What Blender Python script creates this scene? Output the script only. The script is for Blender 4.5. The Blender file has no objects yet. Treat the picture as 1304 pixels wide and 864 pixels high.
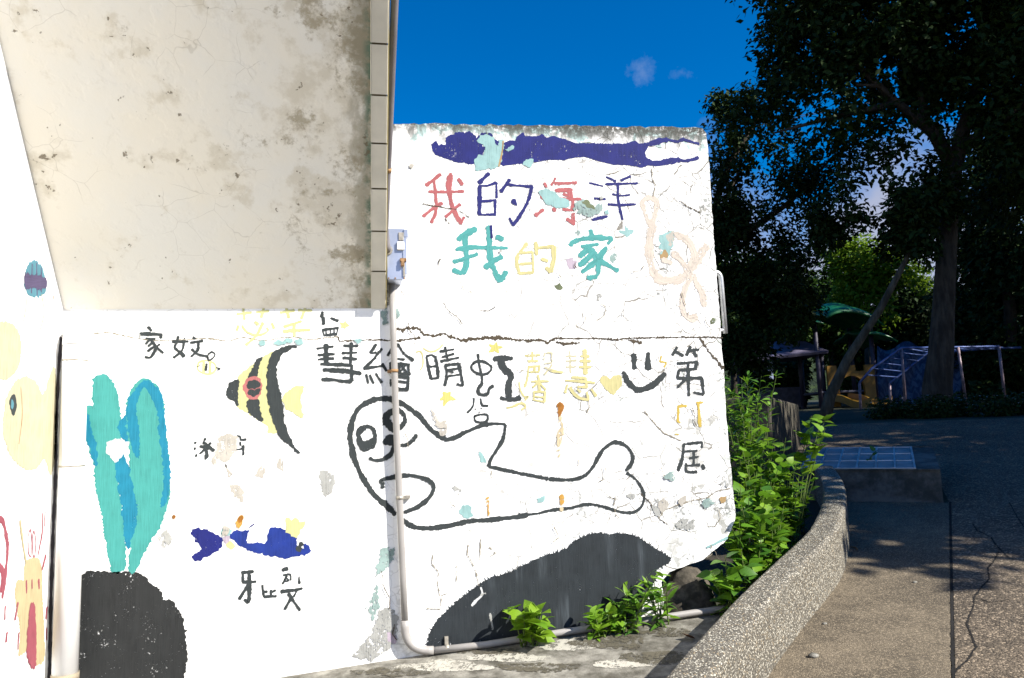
import bpy, bmesh, math, random
import numpy as np
from mathutils import Vector, Matrix, Euler, geometry
scene = bpy.context.scene
COL = scene.collection
R_ = math.radians

# ------------------------------------------------------------------ camera
YAW, PITCH, ROLL, FPX = R_(11.17), R_(7.04), R_(-2.06), 1000.0
EYE = np.array([0.0, -4.0, 1.5])
def cam_axes():
    cy, sy = math.cos(YAW), math.sin(YAW)
    f = np.array([sy*math.cos(PITCH), cy*math.cos(PITCH), math.sin(PITCH)])
    r = np.array([cy, -sy, 0.0]); u = np.cross(r, f)
    r2 = r*math.cos(ROLL)+u*math.sin(ROLL); u2 = -r*math.sin(ROLL)+u*math.cos(ROLL)
    return r2, u2, f
AX_R, AX_U, AX_F = cam_axes()
cam_d = bpy.data.cameras.new('camera'); cam = bpy.data.objects.new('camera', cam_d); COL.objects.link(cam)
m = Matrix.Identity(4)
for i in range(3):
    m[i][0] = AX_R[i]; m[i][1] = AX_U[i]; m[i][2] = -AX_F[i]; m[i][3] = EYE[i]
cam.matrix_world = m
cam_d.sensor_width = 36.0; cam_d.lens = 36.0*FPX/1304.0
cam_d.clip_start = 0.05; cam_d.clip_end = 2000
scene.camera = cam

# ------------------------------------------------------------------ sun, sky, exposure
SUN_AZ, SUN_EL = R_(50), R_(38.2)      # azimuth to the right of "straight behind the camera side of the wall"
SUN = Vector((math.cos(SUN_EL)*math.sin(SUN_AZ), -math.cos(SUN_EL)*math.cos(SUN_AZ), math.sin(SUN_EL)))
sd = bpy.data.lights.new('sun', 'SUN'); sd.energy = 4.6; sd.angle = R_(0.5); sd.color = (1.0, 0.955, 0.88)
so = bpy.data.objects.new('sun', sd); COL.objects.link(so)
so.rotation_euler = SUN.to_track_quat('Z', 'Y').to_euler(); so.location = (6, -8, 12)
scene.view_settings.view_transform = 'Standard'; scene.view_settings.look = 'None'
scene.view_settings.exposure = 1.25; scene.view_settings.gamma = 1.0

world = bpy.data.worlds.new('World'); scene.world = world; world.use_nodes = True
wt = world.node_tree; wt.nodes.clear()
def wn(t, **k):
    n = wt.nodes.new(t)
    for a, b in k.items(): setattr(n, a, b)
    return n
wout = wn('ShaderNodeOutputWorld'); wbg = wn('ShaderNodeBackground')
sky = wn('ShaderNodeTexSky', sky_type='NISHITA', sun_disc=False)
sky.sun_elevation = SUN_EL; sky.sun_rotation = math.pi-SUN_AZ
sky.air_density = 1.0; sky.dust_density = 0.2; sky.ozone_density = 3.0; sky.altitude = 300
hs = wn('ShaderNodeHueSaturation'); hs.inputs['Hue'].default_value = 0.508; hs.inputs['Saturation'].default_value = 1.56; hs.inputs['Value'].default_value = 1.15
wt.links.new(sky.outputs[0], hs.inputs['Color'])
tc = wn('ShaderNodeTexCoord'); sep = wn('ShaderNodeSeparateXYZ'); wt.links.new(tc.outputs['Generated'], sep.inputs[0])
def wmath(op, a, b=None, clamp=False):
    n = wn('ShaderNodeMath', operation=op, use_clamp=clamp)
    for i, v in enumerate((a, b)):
        if v is None: continue
        if isinstance(v, (int, float)): n.inputs[i].default_value = v
        else: wt.links.new(v, n.inputs[i])
    return n.outputs[0]
def wnoise(scale, detail, vec, rough=0.6):
    n = wn('ShaderNodeTexNoise'); n.inputs['Scale'].default_value = scale; n.inputs['Detail'].default_value = detail
    n.inputs['Roughness'].default_value = rough; wt.links.new(vec, n.inputs['Vector']); return n.outputs['Fac']
# a cloud bank low over the hills all round
nb = wnoise(4.0, 5, tc.outputs['Generated'])
bank = wmath('MULTIPLY', wmath('SUBTRACT', 0.31, wmath('ADD', sep.outputs['Z'], wmath('MULTIPLY', wmath('SUBTRACT', 0.5, nb), 0.5))), 9.0, True)
def ray(x, y):
    return AX_R*((x-652)/FPX)+AX_U*(-(y-432)/FPX)+AX_F
# two small wisps of cloud
def wisp(px, py, rx, rz):
    d = ray(px, py); d = d/np.linalg.norm(d)
    mp = wn('ShaderNodeVectorMath', operation='SUBTRACT'); wt.links.new(tc.outputs['Generated'], mp.inputs[0]); mp.inputs[1].default_value = d
    sc_ = wn('ShaderNodeVectorMath', operation='MULTIPLY'); wt.links.new(mp.outputs[0], sc_.inputs[0]); sc_.inputs[1].default_value = (1/rx, 1/rx, 1/rz)
    ln = wn('ShaderNodeVectorMath', operation='LENGTH'); wt.links.new(sc_.outputs[0], ln.inputs[0])
    n = wnoise(38, 6, tc.outputs['Generated'], 0.65)
    a = wmath('SUBTRACT', 1.0, ln.outputs['Value'])
    return wmath('MULTIPLY', wmath('ADD', a, wmath('MULTIPLY', wmath('SUBTRACT', n, 0.55), 3.2)), 0.42, True)
w1 = wmath('MULTIPLY', wisp(821, 96, .019, .019), 0.30); w2 = wmath('MULTIPLY', wisp(868, 93, .017, .010), 0.24)
cl = wmath('MULTIPLY', bank, 0.9, True); wcl = wmath('ADD', w1, w2, True)
mix = wn('ShaderNodeMix', data_type='RGBA'); wt.links.new(cl, mix.inputs['Factor'])
wt.links.new(hs.outputs[0], mix.inputs[6]); mix.inputs[7].default_value = (3.4, 3.6, 4.6, 1)
mix2 = wn('ShaderNodeMix', data_type='RGBA'); wt.links.new(wcl, mix2.inputs['Factor']); wt.links.new(mix.outputs[2], mix2.inputs[6]); mix2.inputs[7].default_value = (6.0, 6.3, 7.0, 1)
wt.links.new(mix2.outputs[2], wbg.inputs['Color']); wbg.inputs['Strength'].default_value = 0.06
wt.links.new(wbg.outputs[0], wout.inputs['Surface'])

# ------------------------------------------------------------------ geometry helpers
SLOPE, PHI = 0.127, R_(31)
CREST = 11.8
def pq(x, y):
    return x*math.sin(PHI)+(y+4)*math.cos(PHI)
def gz(x, y):
    p = pq(x, y)
    if p < -6: return -6*SLOPE
    if p < CREST: return SLOPE*p
    if p < 45: return SLOPE*CREST+0.04*(p-CREST)
    return SLOPE*CREST+0.04*(45-CREST)
def on_ground(x, y, hh=0.0):
    n = np.array([-SLOPE*math.sin(PHI), -SLOPE*math.cos(PHI), 1.0]); p0 = np.array([0, -4.0, hh]); d = ray(x, y)
    return EYE+d*(((p0-EYE)@n)/(d@n))
def at(x, y, r):
    d = ray(x, y); return EYE+d/math.hypot(d[0], d[1])*r
class Surf:
    """a flat surface with its own 2-D coordinates"""
    def __init__(s, o, u, v):
        s.o = np.array(o, float); s.u = np.array(u, float); s.v = np.array(v, float); s.n = np.cross(s.u, s.v)
        if s.n@(EYE-s.o) < 0: s.n = -s.n
    def uv(s, px, py):
        d = ray(px, py); p = EYE+d*(((s.o-EYE)@s.n)/(d@s.n))-s.o
        return (float(p@s.u), float(p@s.v))
    def pt(s, uv, off=0.0):
        return s.o+s.u*uv[0]+s.v*uv[1]+s.n*off
TH = R_(50.65)
SIDE_X = -1.365
SOFF_Z = 2.169
WALL = Surf((0, 0, 0), (1, 0, 0), (0, 0, 1))
SIDE = Surf((SIDE_X, 0, 0), (0, 1, 0), (0, 0, 1))
SOFF = Surf((0, 0, SOFF_Z), (1, 0, 0), (0, -math.cos(TH), math.sin(TH)))

def link(name, me, mats, parent=None):
    ob = bpy.data.objects.new(name, me); COL.objects.link(ob)
    if mats is not None:
        for mm in (mats if isinstance(mats, (list, tuple)) else [mats]): me.materials.append(mm)
    if parent is not None: ob.parent = parent
    return ob
def obj(name, bm, mats, parent=None, smooth=False):
    me = bpy.data.meshes.new(name); bm.normal_update(); bm.to_mesh(me); bm.free()
    if smooth:
        for p in me.polygons: p.use_smooth = True
    return link(name, me, mats, parent)
def tag(o, label, cat=None, group=None):
    o['label'] = label
    if cat: o['category'] = cat
    if group: o['group'] = group
    return o
def thing(name, label, cat, loc=(0, 0, 0), rz=0.0, group=None):
    o = bpy.data.objects.new(name, None); COL.objects.link(o); o.empty_display_size = .2
    o.location = loc; o.rotation_euler = (0, 0, rz)
    return tag(o, label, cat, group)
def struct(o):
    o['kind'] = 'structure'; return o
def box(bm, x0, x1, y0, y1, z0, z1, mat=0, bev=0.0, M=None):
    r = bmesh.ops.create_cube(bm, size=1.0); vs = r['verts']
    for v in vs:
        v.co = Vector((x0+(x1-x0)*(v.co.x+.5), y0+(y1-y0)*(v.co.y+.5), z0+(z1-z0)*(v.co.z+.5)))
    fs = list({f for v in vs for f in v.link_faces})
    if bev > 0:
        es = list({e for v in vs for e in v.link_edges})
        rr = bmesh.ops.bevel(bm, geom=es, offset=bev, segments=2, profile=.5, affect='EDGES')
        fs = [f for f in rr['faces']]; vs = list({v for f in fs for v in f.verts}); fs = list({f for v in vs for f in v.link_faces})
    if M is not None:
        for v in {v for f in fs for v in f.verts}: v.co = M @ v.co
    for f in fs: f.material_index = mat
def tube(bm, pts, radii, sides=10, mat=0, caps=True, smooth=True):
    pts = [Vector(p) for p in pts]
    if isinstance(radii, (int, float)): radii = [radii]*len(pts)
    rings = []; up = None
    for i, p in enumerate(pts):
        t = (pts[min(i+1, len(pts)-1)]-pts[max(i-1, 0)]).normalized()
        if up is None:
            up = t.orthogonal().normalized()
        up = (up-t*up.dot(t)).normalized(); b = t.cross(up)
        rings.append([bm.verts.new(p+(up*math.cos(a)+b*math.sin(a))*radii[i]) for a in [2*math.pi*k/sides for k in range(sides)]])
    for r0, r1 in zip(rings, rings[1:]):
        for k in range(sides):
            f = bm.faces.new((r0[k], r0[(k+1) % sides], r1[(k+1) % sides], r1[k])); f.material_index = mat; f.smooth = smooth
    if caps:
        f = bm.faces.new(rings[0][::-1]); f.material_index = mat
        f = bm.faces.new(rings[-1]); f.material_index = mat
def arc(p0, p1, p2, n=8):
    """rounded corner from p0 through corner p1 to p2"""
    p0, p1, p2 = Vector(p0), Vector(p1), Vector(p2)
    return [p0*(1-t)**2+p1*2*t*(1-t)+p2*t*t for t in [k/n for k in range(n+1)]]
def catmull(P, step, closed=False):
    P = [np.array(p, float) for p in P]
    n = len(P)
    if n == 2:
        k = max(2, int(np.linalg.norm(P[1]-P[0])/step))
        return [P[0]+(P[1]-P[0])*i/k for i in range(k+1)]
    out = []
    segs = n if closed else n-1
    for i in range(segs):
        if closed: a, b, c, d = P[(i-1) % n], P[i], P[(i+1) % n], P[(i+2) % n]
        else: a, b, c, d = P[max(i-1, 0)], P[i], P[i+1], P[min(i+2, n-1)]
        k = max(1, int(np.linalg.norm(c-b)/step))
        for j in range(k):
            t = j/k
            out.append(.5*((2*b)+(c-a)*t+(2*a-5*b+4*c-d)*t*t+(3*b-a-3*c+d)*t**3))
    if not closed: out.append(P[-1])
    return out
def polyline(P, step, closed=False):
    P = [np.array(p, float) for p in P]; out = []
    Q = P+[P[0]] if closed else P
    for a, b in zip(Q, Q[1:]):
        k = max(1, int(np.linalg.norm(b-a)/step))
        out += [a+(b-a)*j/k for j in range(k)]
    if not closed: out.append(P[-1])
    return out
# ------------------------------------------------------------------ paint on flat surfaces
rng = random.Random(7)
WIN = {}
def defwin(k, x0, y0, x1, y1, zw): WIN[k] = (x0, y0, (x1-x0)/zw)
for k, a in dict(A=(530,160,730,290,1304), B=(700,160,910,300,1296), C=(560,280,720,390,1257), D=(700,280,920,420,1304), E=(390,430,530,510,1304),
                 F=(530,430,670,550,1008), G=(650,430,790,530,1210), H=(780,430,920,620,637), I=(290,380,450,450,1304), J=(170,400,300,500,1123),
                 K=(280,430,400,590,648), L=(240,540,440,660,1304), M=(430,490,590,680,728), N=(560,520,840,690,1304), O=(230,650,410,790,1111),
                 P=(90,470,230,740,448), Q=(0,320,110,620,317), R=(0,620,110,864,390), S=(540,660,870,840,1304), T=(652,380,978,596,1304),
                 U=(0,648,326,864,1304), V=(400,700,726,864,1304), W=(780,650,960,800,1037), X=(0,0,1304,864,1304)).items(): defwin(k, *a)
class Paint:
    fat = 1.62
    """flat paint marks: strokes and filled shapes, each a hair above the one before"""
    def __init__(s, surf, off=0.0012):
        s.surf = surf; s.bm = bmesh.new(); s.off = off; s.k = 0; s.mats = []; s.el = s.bm.verts.layers.float.new('edge'); s.br = s.bm.verts.layers.float_vector.new('brush')
    def mi(s, mat):
        if mat not in s.mats: s.mats.append(mat)
        return s.mats.index(mat)
    def conv(s, w, P):
        x0, y0, sc = WIN[w]; return [s.surf.uv(x0+a*sc, y0+b*sc) for a, b in P]
    def px(s, w, P):
        x0, y0, sc = WIN[w]; return [(x0+a*sc, y0+b*sc) for a, b in P]
    def nxt(s):
        s.k += 1; return s.off+s.k*0.00012
    def ribbon(s, uv, width, mat, smooth=True, jit=.07, taper=None):
        off = s.nxt(); mi = s.mi(mat)
        step = max(.0035, width*.3)
        C = catmull(uv, step) if smooth else polyline(uv, step)
        if len(C) < 2: return
        # soft ends
        d0 = C[0]-C[1]; d0 = d0/(np.linalg.norm(d0)+1e-9); d1 = C[-1]-C[-2]; d1 = d1/(np.linalg.norm(d1)+1e-9)
        C = [C[0]+d0*width*.28]+C+[C[-1]+d1*width*.28]
        n = len(C); L = []; Rr = []; Mc = []; width = width*s.fat
        jl = jr = 0; ph = rng.uniform(0, 6.28); so = rng.uniform(0, 50); al = 0.0
        for i, c in enumerate(C):
            t = C[min(i+1, n-1)]-C[max(i-1, 0)]; t = t/(np.linalg.norm(t)+1e-9); nn = np.array([-t[1], t[0]])
            jl = .5*jl+rng.gauss(0, jit); jr = .5*jr+rng.gauss(0, jit)
            w = width*.5*(1+.15*math.sin(i*.55*step/.012+ph)+.07*math.sin(i*1.7*step/.012+2*ph))
            if i in (0, n-1): w *= .5
            if taper: w *= taper[0]+(taper[1]-taper[0])*i/(n-1)
            L.append(s.bm.verts.new(s.surf.pt(c+nn*w*(1+jl), off))); Rr.append(s.bm.verts.new(s.surf.pt(c-nn*w*(1+jr), off))); mv = s.bm.verts.new(s.surf.pt(c, off)); mv[s.el] = .35 if i in (0, n-1) else 1.0; Mc.append(mv)
            al += float(np.linalg.norm(c-C[max(i-1, 0)])); L[-1][s.br] = Vector((al, so+w, so)); Rr[-1][s.br] = Vector((al, so-w, so)); mv[s.br] = Vector((al, so, so))
        for i in range(n-1):
            for a_, b_ in ((L, Mc), (Mc, Rr)):
                f = s.bm.faces.new((a_[i], b_[i], b_[i+1], a_[i+1])); f.material_index = mi
    def stroke(s, w, wz, P, mat, smooth=True, jit=.07, taper=None):
        x0, y0, sc = WIN[w]; uv = s.conv(w, P)
        # px width -> metres, from the local scale of the surface
        a = s.surf.uv(x0+P[0][0]*sc, y0+P[0][1]*sc); b = s.surf.uv(x0+P[0][0]*sc, y0+P[0][1]*sc+1)
        mpp = math.dist(a, b)
        s.ribbon(uv, wz*sc*mpp, mat, smooth, jit, taper)
    def poly_uv(s, uv, mat, jit=.0025, step=.007, smooth=True, bristle=0.0, hole=None, fringe=.006):
        off = s.nxt(); mi = s.mi(mat)
        def ring(U):
            C = (catmull if smooth else polyline)(U, step, True)
            n = len(C); out = []
            j = 0
            for i, c in enumerate(C):
                t = C[(i+1) % n]-C[i-1]; t = t/(np.linalg.norm(t)+1e-9); nn = np.array([-t[1], t[0]])
                j = .4*j+rng.gauss(0, jit)
                b = rng.random()**2*bristle*(1 if i % 2 else 0)*(-sgn)
                out.append(c+nn*(j+b))
            return out
        A = sum(a[0]*b[1]-b[0]*a[1] for a, b in zip(uv, uv[1:]+uv[:1])); sgn = 1 if A > 0 else -1
        rings = [ring(uv)]
        if hole: rings.append(ring(hole))
        tri = geometry.tessellate_polygon([[Vector((p[0], p[1], 0)) for p in r] for r in rings])
        vs = [s.bm.verts.new(s.surf.pt(p, off)) for r in rings for p in r]
        for v, q_ in zip(vs, [p for r in rings for p in r]): v[s.el] = 1.0; v[s.br] = Vector((q_[1], q_[0], 0))
        if fringe > 0:
            k0 = 0
            for r in rings:
                nr = len(r); oo = []; sg = sgn if k0 == 0 else -sgn
                if k0: sg = -sgn if sum(a[0]*b[1]-b[0]*a[1] for a, b in zip(hole, hole[1:]+hole[:1]))*sgn > 0 else sgn
                for i in range(nr):
                    t = r[(i+2) % nr]-r[i-2]; t = t/(np.linalg.norm(t)+1e-9); nn = np.array([t[1], -t[0]])*sg
                    q_ = r[i]+nn*fringe*rng.uniform(.6, 1.2); oo.append(s.bm.verts.new(s.surf.pt(q_, off))); oo[-1][s.br] = Vector((q_[1], q_[0], 0))
                for i in range(nr):
                    f = s.bm.faces.new((vs[k0+i], vs[k0+(i+1) % nr], oo[(i+1) % nr], oo[i])); f.material_index = mi
                k0 += nr
        for t in tri:
            try:
                f = s.bm.faces.new([vs[i] for i in t]); f.material_index = mi
            except ValueError: pass
    def poly(s, w, P, mat, **k):
        if 'hole' in k and k['hole']: k['hole'] = s.conv(w, k['hole'])
        s.poly_uv(s.conv(w, P), mat, **k)
    def done(s, name, parent, label=None):
        bm = s.bm
        bm.normal_update()
        flip = [f for f in bm.faces if f.normal.dot(Vector(s.surf.n)) < 0]
        if flip: bmesh.ops.reverse_faces(bm, faces=flip)
        o = obj(name, bm, s.mats, parent)
        if label: o['label'] = label
        return o
# ------------------------------------------------------------------ materials
def lin(c):
    return tuple(((v/255)/12.92 if v/255 <= .04045 else ((v/255+.055)/1.055)**2.4) for v in c)
class NT:
    def __init__(s, name):
        s.m = bpy.data.materials.new(name); s.m.use_nodes = True; s.t = s.m.node_tree; s.t.nodes.clear()
        s.out = s.n('ShaderNodeOutputMaterial'); s.b = s.n('ShaderNodeBsdfPrincipled'); s.l(s.b.outputs[0], s.out.inputs[0])
        s.tc = s.n('ShaderNodeTexCoord'); s.co = s.tc.outputs['Object']
        s.b.inputs['Specular IOR Level'].default_value = .25
    def n(s, t, **k):
        x = s.t.nodes.new(t)
        for a, b in k.items(): setattr(x, a, b)
        return x
    def l(s, a, b): s.t.links.new(a, b)
    def put(s, inp, v):
        if isinstance(v, (int, float)): inp.default_value = v
        elif isinstance(v, (tuple, list)): inp.default_value = (*v, 1) if len(v) == 3 and inp.type == 'RGBA' else v
        else: s.l(v, inp)
    def math(s, op, a, b=None, clamp=False, c=None):
        x = s.n('ShaderNodeMath', operation=op, use_clamp=clamp)
        for i, v in enumerate((a, b, c)):
            if v is not None: s.put(x.inputs[i], v)
        return x.outputs[0]
    def noise(s, scale, detail=4, rough=.55, vec=None, dist=0.0):
        x = s.n('ShaderNodeTexNoise'); x.inputs['Scale'].default_value = scale; x.inputs['Detail'].default_value = detail
        x.inputs['Roughness'].default_value = rough; x.inputs['Distortion'].default_value = dist; s.l(vec or s.co, x.inputs['Vector']); return x.outputs['Fac']
    def voro(s, scale, feature='F1', vec=None, out='Distance', rnd=1.0):
        x = s.n('ShaderNodeTexVoronoi', feature=feature); x.inputs['Scale'].default_value = scale; x.inputs['Randomness'].default_value = rnd
        s.l(vec or s.co, x.inputs['Vector']); return x.outputs[out]
    def step(s, v, a, b):
        x = s.n('ShaderNodeMapRange', interpolation_type='SMOOTHSTEP'); s.put(x.inputs[0], v)
        x.inputs[1].default_value = a; x.inputs[2].default_value = b; return x.outputs[0]
    def mix(s, f, a, b):
        x = s.n('ShaderNodeMix', data_type='RGBA'); s.put(x.inputs[0], f); s.put(x.inputs[6], a); s.put(x.inputs[7], b); return x.outputs[2]
    def mapping(s, sc=(1, 1, 1), vec=None, rot=(0, 0, 0)):
        x = s.n('ShaderNodeMapping'); x.inputs['Scale'].default_value = sc; x.inputs['Rotation'].default_value = rot; s.l(vec or s.co, x.inputs['Vector']); return x.outputs[0]
    def warp(s, amt, scale):
        x = s.n('ShaderNodeTexNoise'); x.inputs['Scale'].default_value = scale; x.inputs['Detail'].default_value = 3; s.l(s.co, x.inputs['Vector'])
        v = s.n('ShaderNodeVectorMath', operation='MULTIPLY_ADD'); s.l(x.outputs['Color'], v.inputs[0]); v.inputs[1].default_value = (amt,)*3; s.l(s.co, v.inputs[2]); return v.outputs[0]
    def bump(s, h, strength=.4, dist=.01):
        x = s.n('ShaderNodeBump'); x.inputs['Strength'].default_value = strength; x.inputs['Distance'].default_value = dist; s.put(x.inputs['Height'], h)
        s.l(x.outputs[0], s.b.inputs['Normal']); return x
    def xyz(s):
        x = s.n('ShaderNodeSeparateXYZ'); s.l(s.co, x.inputs[0]); return x.outputs
    def fin(s, col, rough=.8):
        s.put(s.b.inputs['Base Color'], col); s.put(s.b.inputs['Roughness'], rough); return s.m
def simple(name, c, rough=.7, var=.25, scale=8, bump=0.0, metal=0.0, bscale=60, spec=None):
    t = NT(name); n = t.noise(scale, 5)
    c2 = tuple(v*(1-var) for v in c); c3 = tuple(min(1, v*(1+var)) for v in c)
    if bump: t.bump(t.noise(bscale, 4), bump, .004)
    t.b.inputs['Metallic'].default_value = metal
    if spec is not None: t.b.inputs['Specular IOR Level'].default_value = spec
    return t.fin(t.mix(t.step(n, .3, .7), c2, c3), rough)
# ------------------------------------------------------------------ painted-wall materials
KP = 2.3      # how many times brighter than its own colour the sunlit wall shows at this exposure
def paint(name, srgb, wear=.42, var=.12, streak=0.0, patch=0.0, dry=.34):
    t = NT(name); c = tuple(v/KP for v in lin(srgb))
    n = t.noise(14, 5); col = t.mix(t.step(n, .3, .7), tuple(v*(1-var) for v in c), tuple(v*(1+var) for v in c))
    if streak:
        sn = t.noise(1.0, 5, .6, t.mapping((13, 13, 1.0)))
        big = t.noise(3.0, 2)
        f = t.math('MULTIPLY', t.step(sn, .52, .74), t.step(big, .4, .62)); col = t.mix(t.math('MULTIPLY', f, streak), col, tuple(min(.4, v*4+.035) for v in c))
    a = t.noise(95, 5, .7); b = t.noise(9, 3)
    worn = t.math('ADD', t.math('ADD', t.math('MULTIPLY', a, .6), t.math('MULTIPLY', b, .4)), t.math('MULTIPLY', t.noise(330, 2), .15))
    at_ = t.n('ShaderNodeAttribute'); at_.attribute_name = 'edge'
    worn = t.math('ADD', worn, t.math('MULTIPLY', t.math('SUBTRACT', t.math('MULTIPLY', at_.outputs['Fac'], 2.0, True), 1.0), .36))
    ab = t.n('ShaderNodeAttribute'); ab.attribute_name = 'brush'; bv = t.mapping((9, 210, 1), ab.outputs['Vector'])
    brush = t.noise(1.0, 3, .6, bv); worn = t.math('ADD', worn, t.math('MULTIPLY', t.math('SUBTRACT', brush, .5), dry))
    col = t.mix(t.step(brush, .3, .75), col, tuple(min(.8, v*1.25+.006) for v in c))
    if patch: worn = t.math('ADD', worn, t.math('MULTIPLY', t.math('SUBTRACT', t.noise(38, 6, .7), .5), patch))
    t.l(t.step(worn, wear-.03, wear+.03), t.b.inputs['Alpha'])
    t.bump(t.noise(160, 3), .15, .002)
    return t.fin(col, .75)
BLACK = paint('black wall paint', (66, 73, 74)); BLACK2 = paint('black rock paint', (50, 57, 62), .41, .25, 1.0, .2); BLACK3 = paint('chipped black rock paint', (50, 52, 52), .445, .2, .3, .35, .15)
RED = paint('faded red paint', (214, 122, 124), .445); NAVY = paint('navy paint', (42, 46, 132), .435, .2); NAVY2 = paint('navy cloud paint', (33, 41, 134), .455, .25, 0, .2)
TEAL = paint('teal paint', (96, 190, 186), .44); TEAL2 = paint('turquoise weed paint', (84, 186, 178), .37, .12); BLUE2 = paint('blue weed paint', (30, 152, 186), .39, .15)
YEL = paint('pale yellow paint', (243, 233, 168), .43); YEL2 = paint('yellow paint', (243, 240, 172), .38); YEL3 = paint('gold paint', (240, 208, 100), .42); YELS = paint('star yellow paint', (246, 236, 140), .4)
FAINT = paint('worn yellow paint', (246, 238, 200), .5); PEACH = paint('faded peach paint', (253, 239, 223), .49, .06, 0, .35); CREAM = paint('cream paint', (238, 229, 192), .3)
WHITEP = paint('white touch up paint', (255, 255, 255), .3, .03); PINK = paint('rose paint', (188, 96, 110), .4); CORAL = paint('coral ring paint', (214, 130, 128), .4)
SKYB = paint('blue balloon paint', (105, 168, 186), .3); PURP = paint('purple paint', (104, 92, 130), .3); BFISH = paint('cobalt fish paint', (32, 62, 160), .40, .3)
RUST = paint('rust streak', (250, 230, 188), .57, .2, 0, .9); RUSTO = paint('orange rust', (232, 178, 84), .52, .4, 0, .5); RUSTD = paint('rust', (196, 128, 44), .45, .5, 0, .4); SAND = paint('bunny cream paint', (232, 212, 165), .34)
ORG = paint('orange paint', (248, 196, 40), .3)
AQUA = paint('old aqua paint layer', (180, 224, 222), .40, .2, 0, .5); AQUA2 = paint('grey aqua paint layer', (178, 204, 198), .50, .35, 0, .9); GREY = paint('bare grey plaster', (204, 204, 198), .50, .25, 0, .9)
TAN = paint('bare tan plaster', (224, 217, 204), .48, .2, 0, .8); TAN2 = paint('bare brown plaster', (204, 170, 118), .3, .2); LILAC = paint('old lilac layer', (222, 205, 220), .38, .2); MOSS = paint('mossy plaster', (130, 140, 105), .45, .5); DARK = paint('crack dark', (96, 84, 66), .43, .4); CRK = paint('fine crack', (176, 166, 146), .45, .3)

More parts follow.
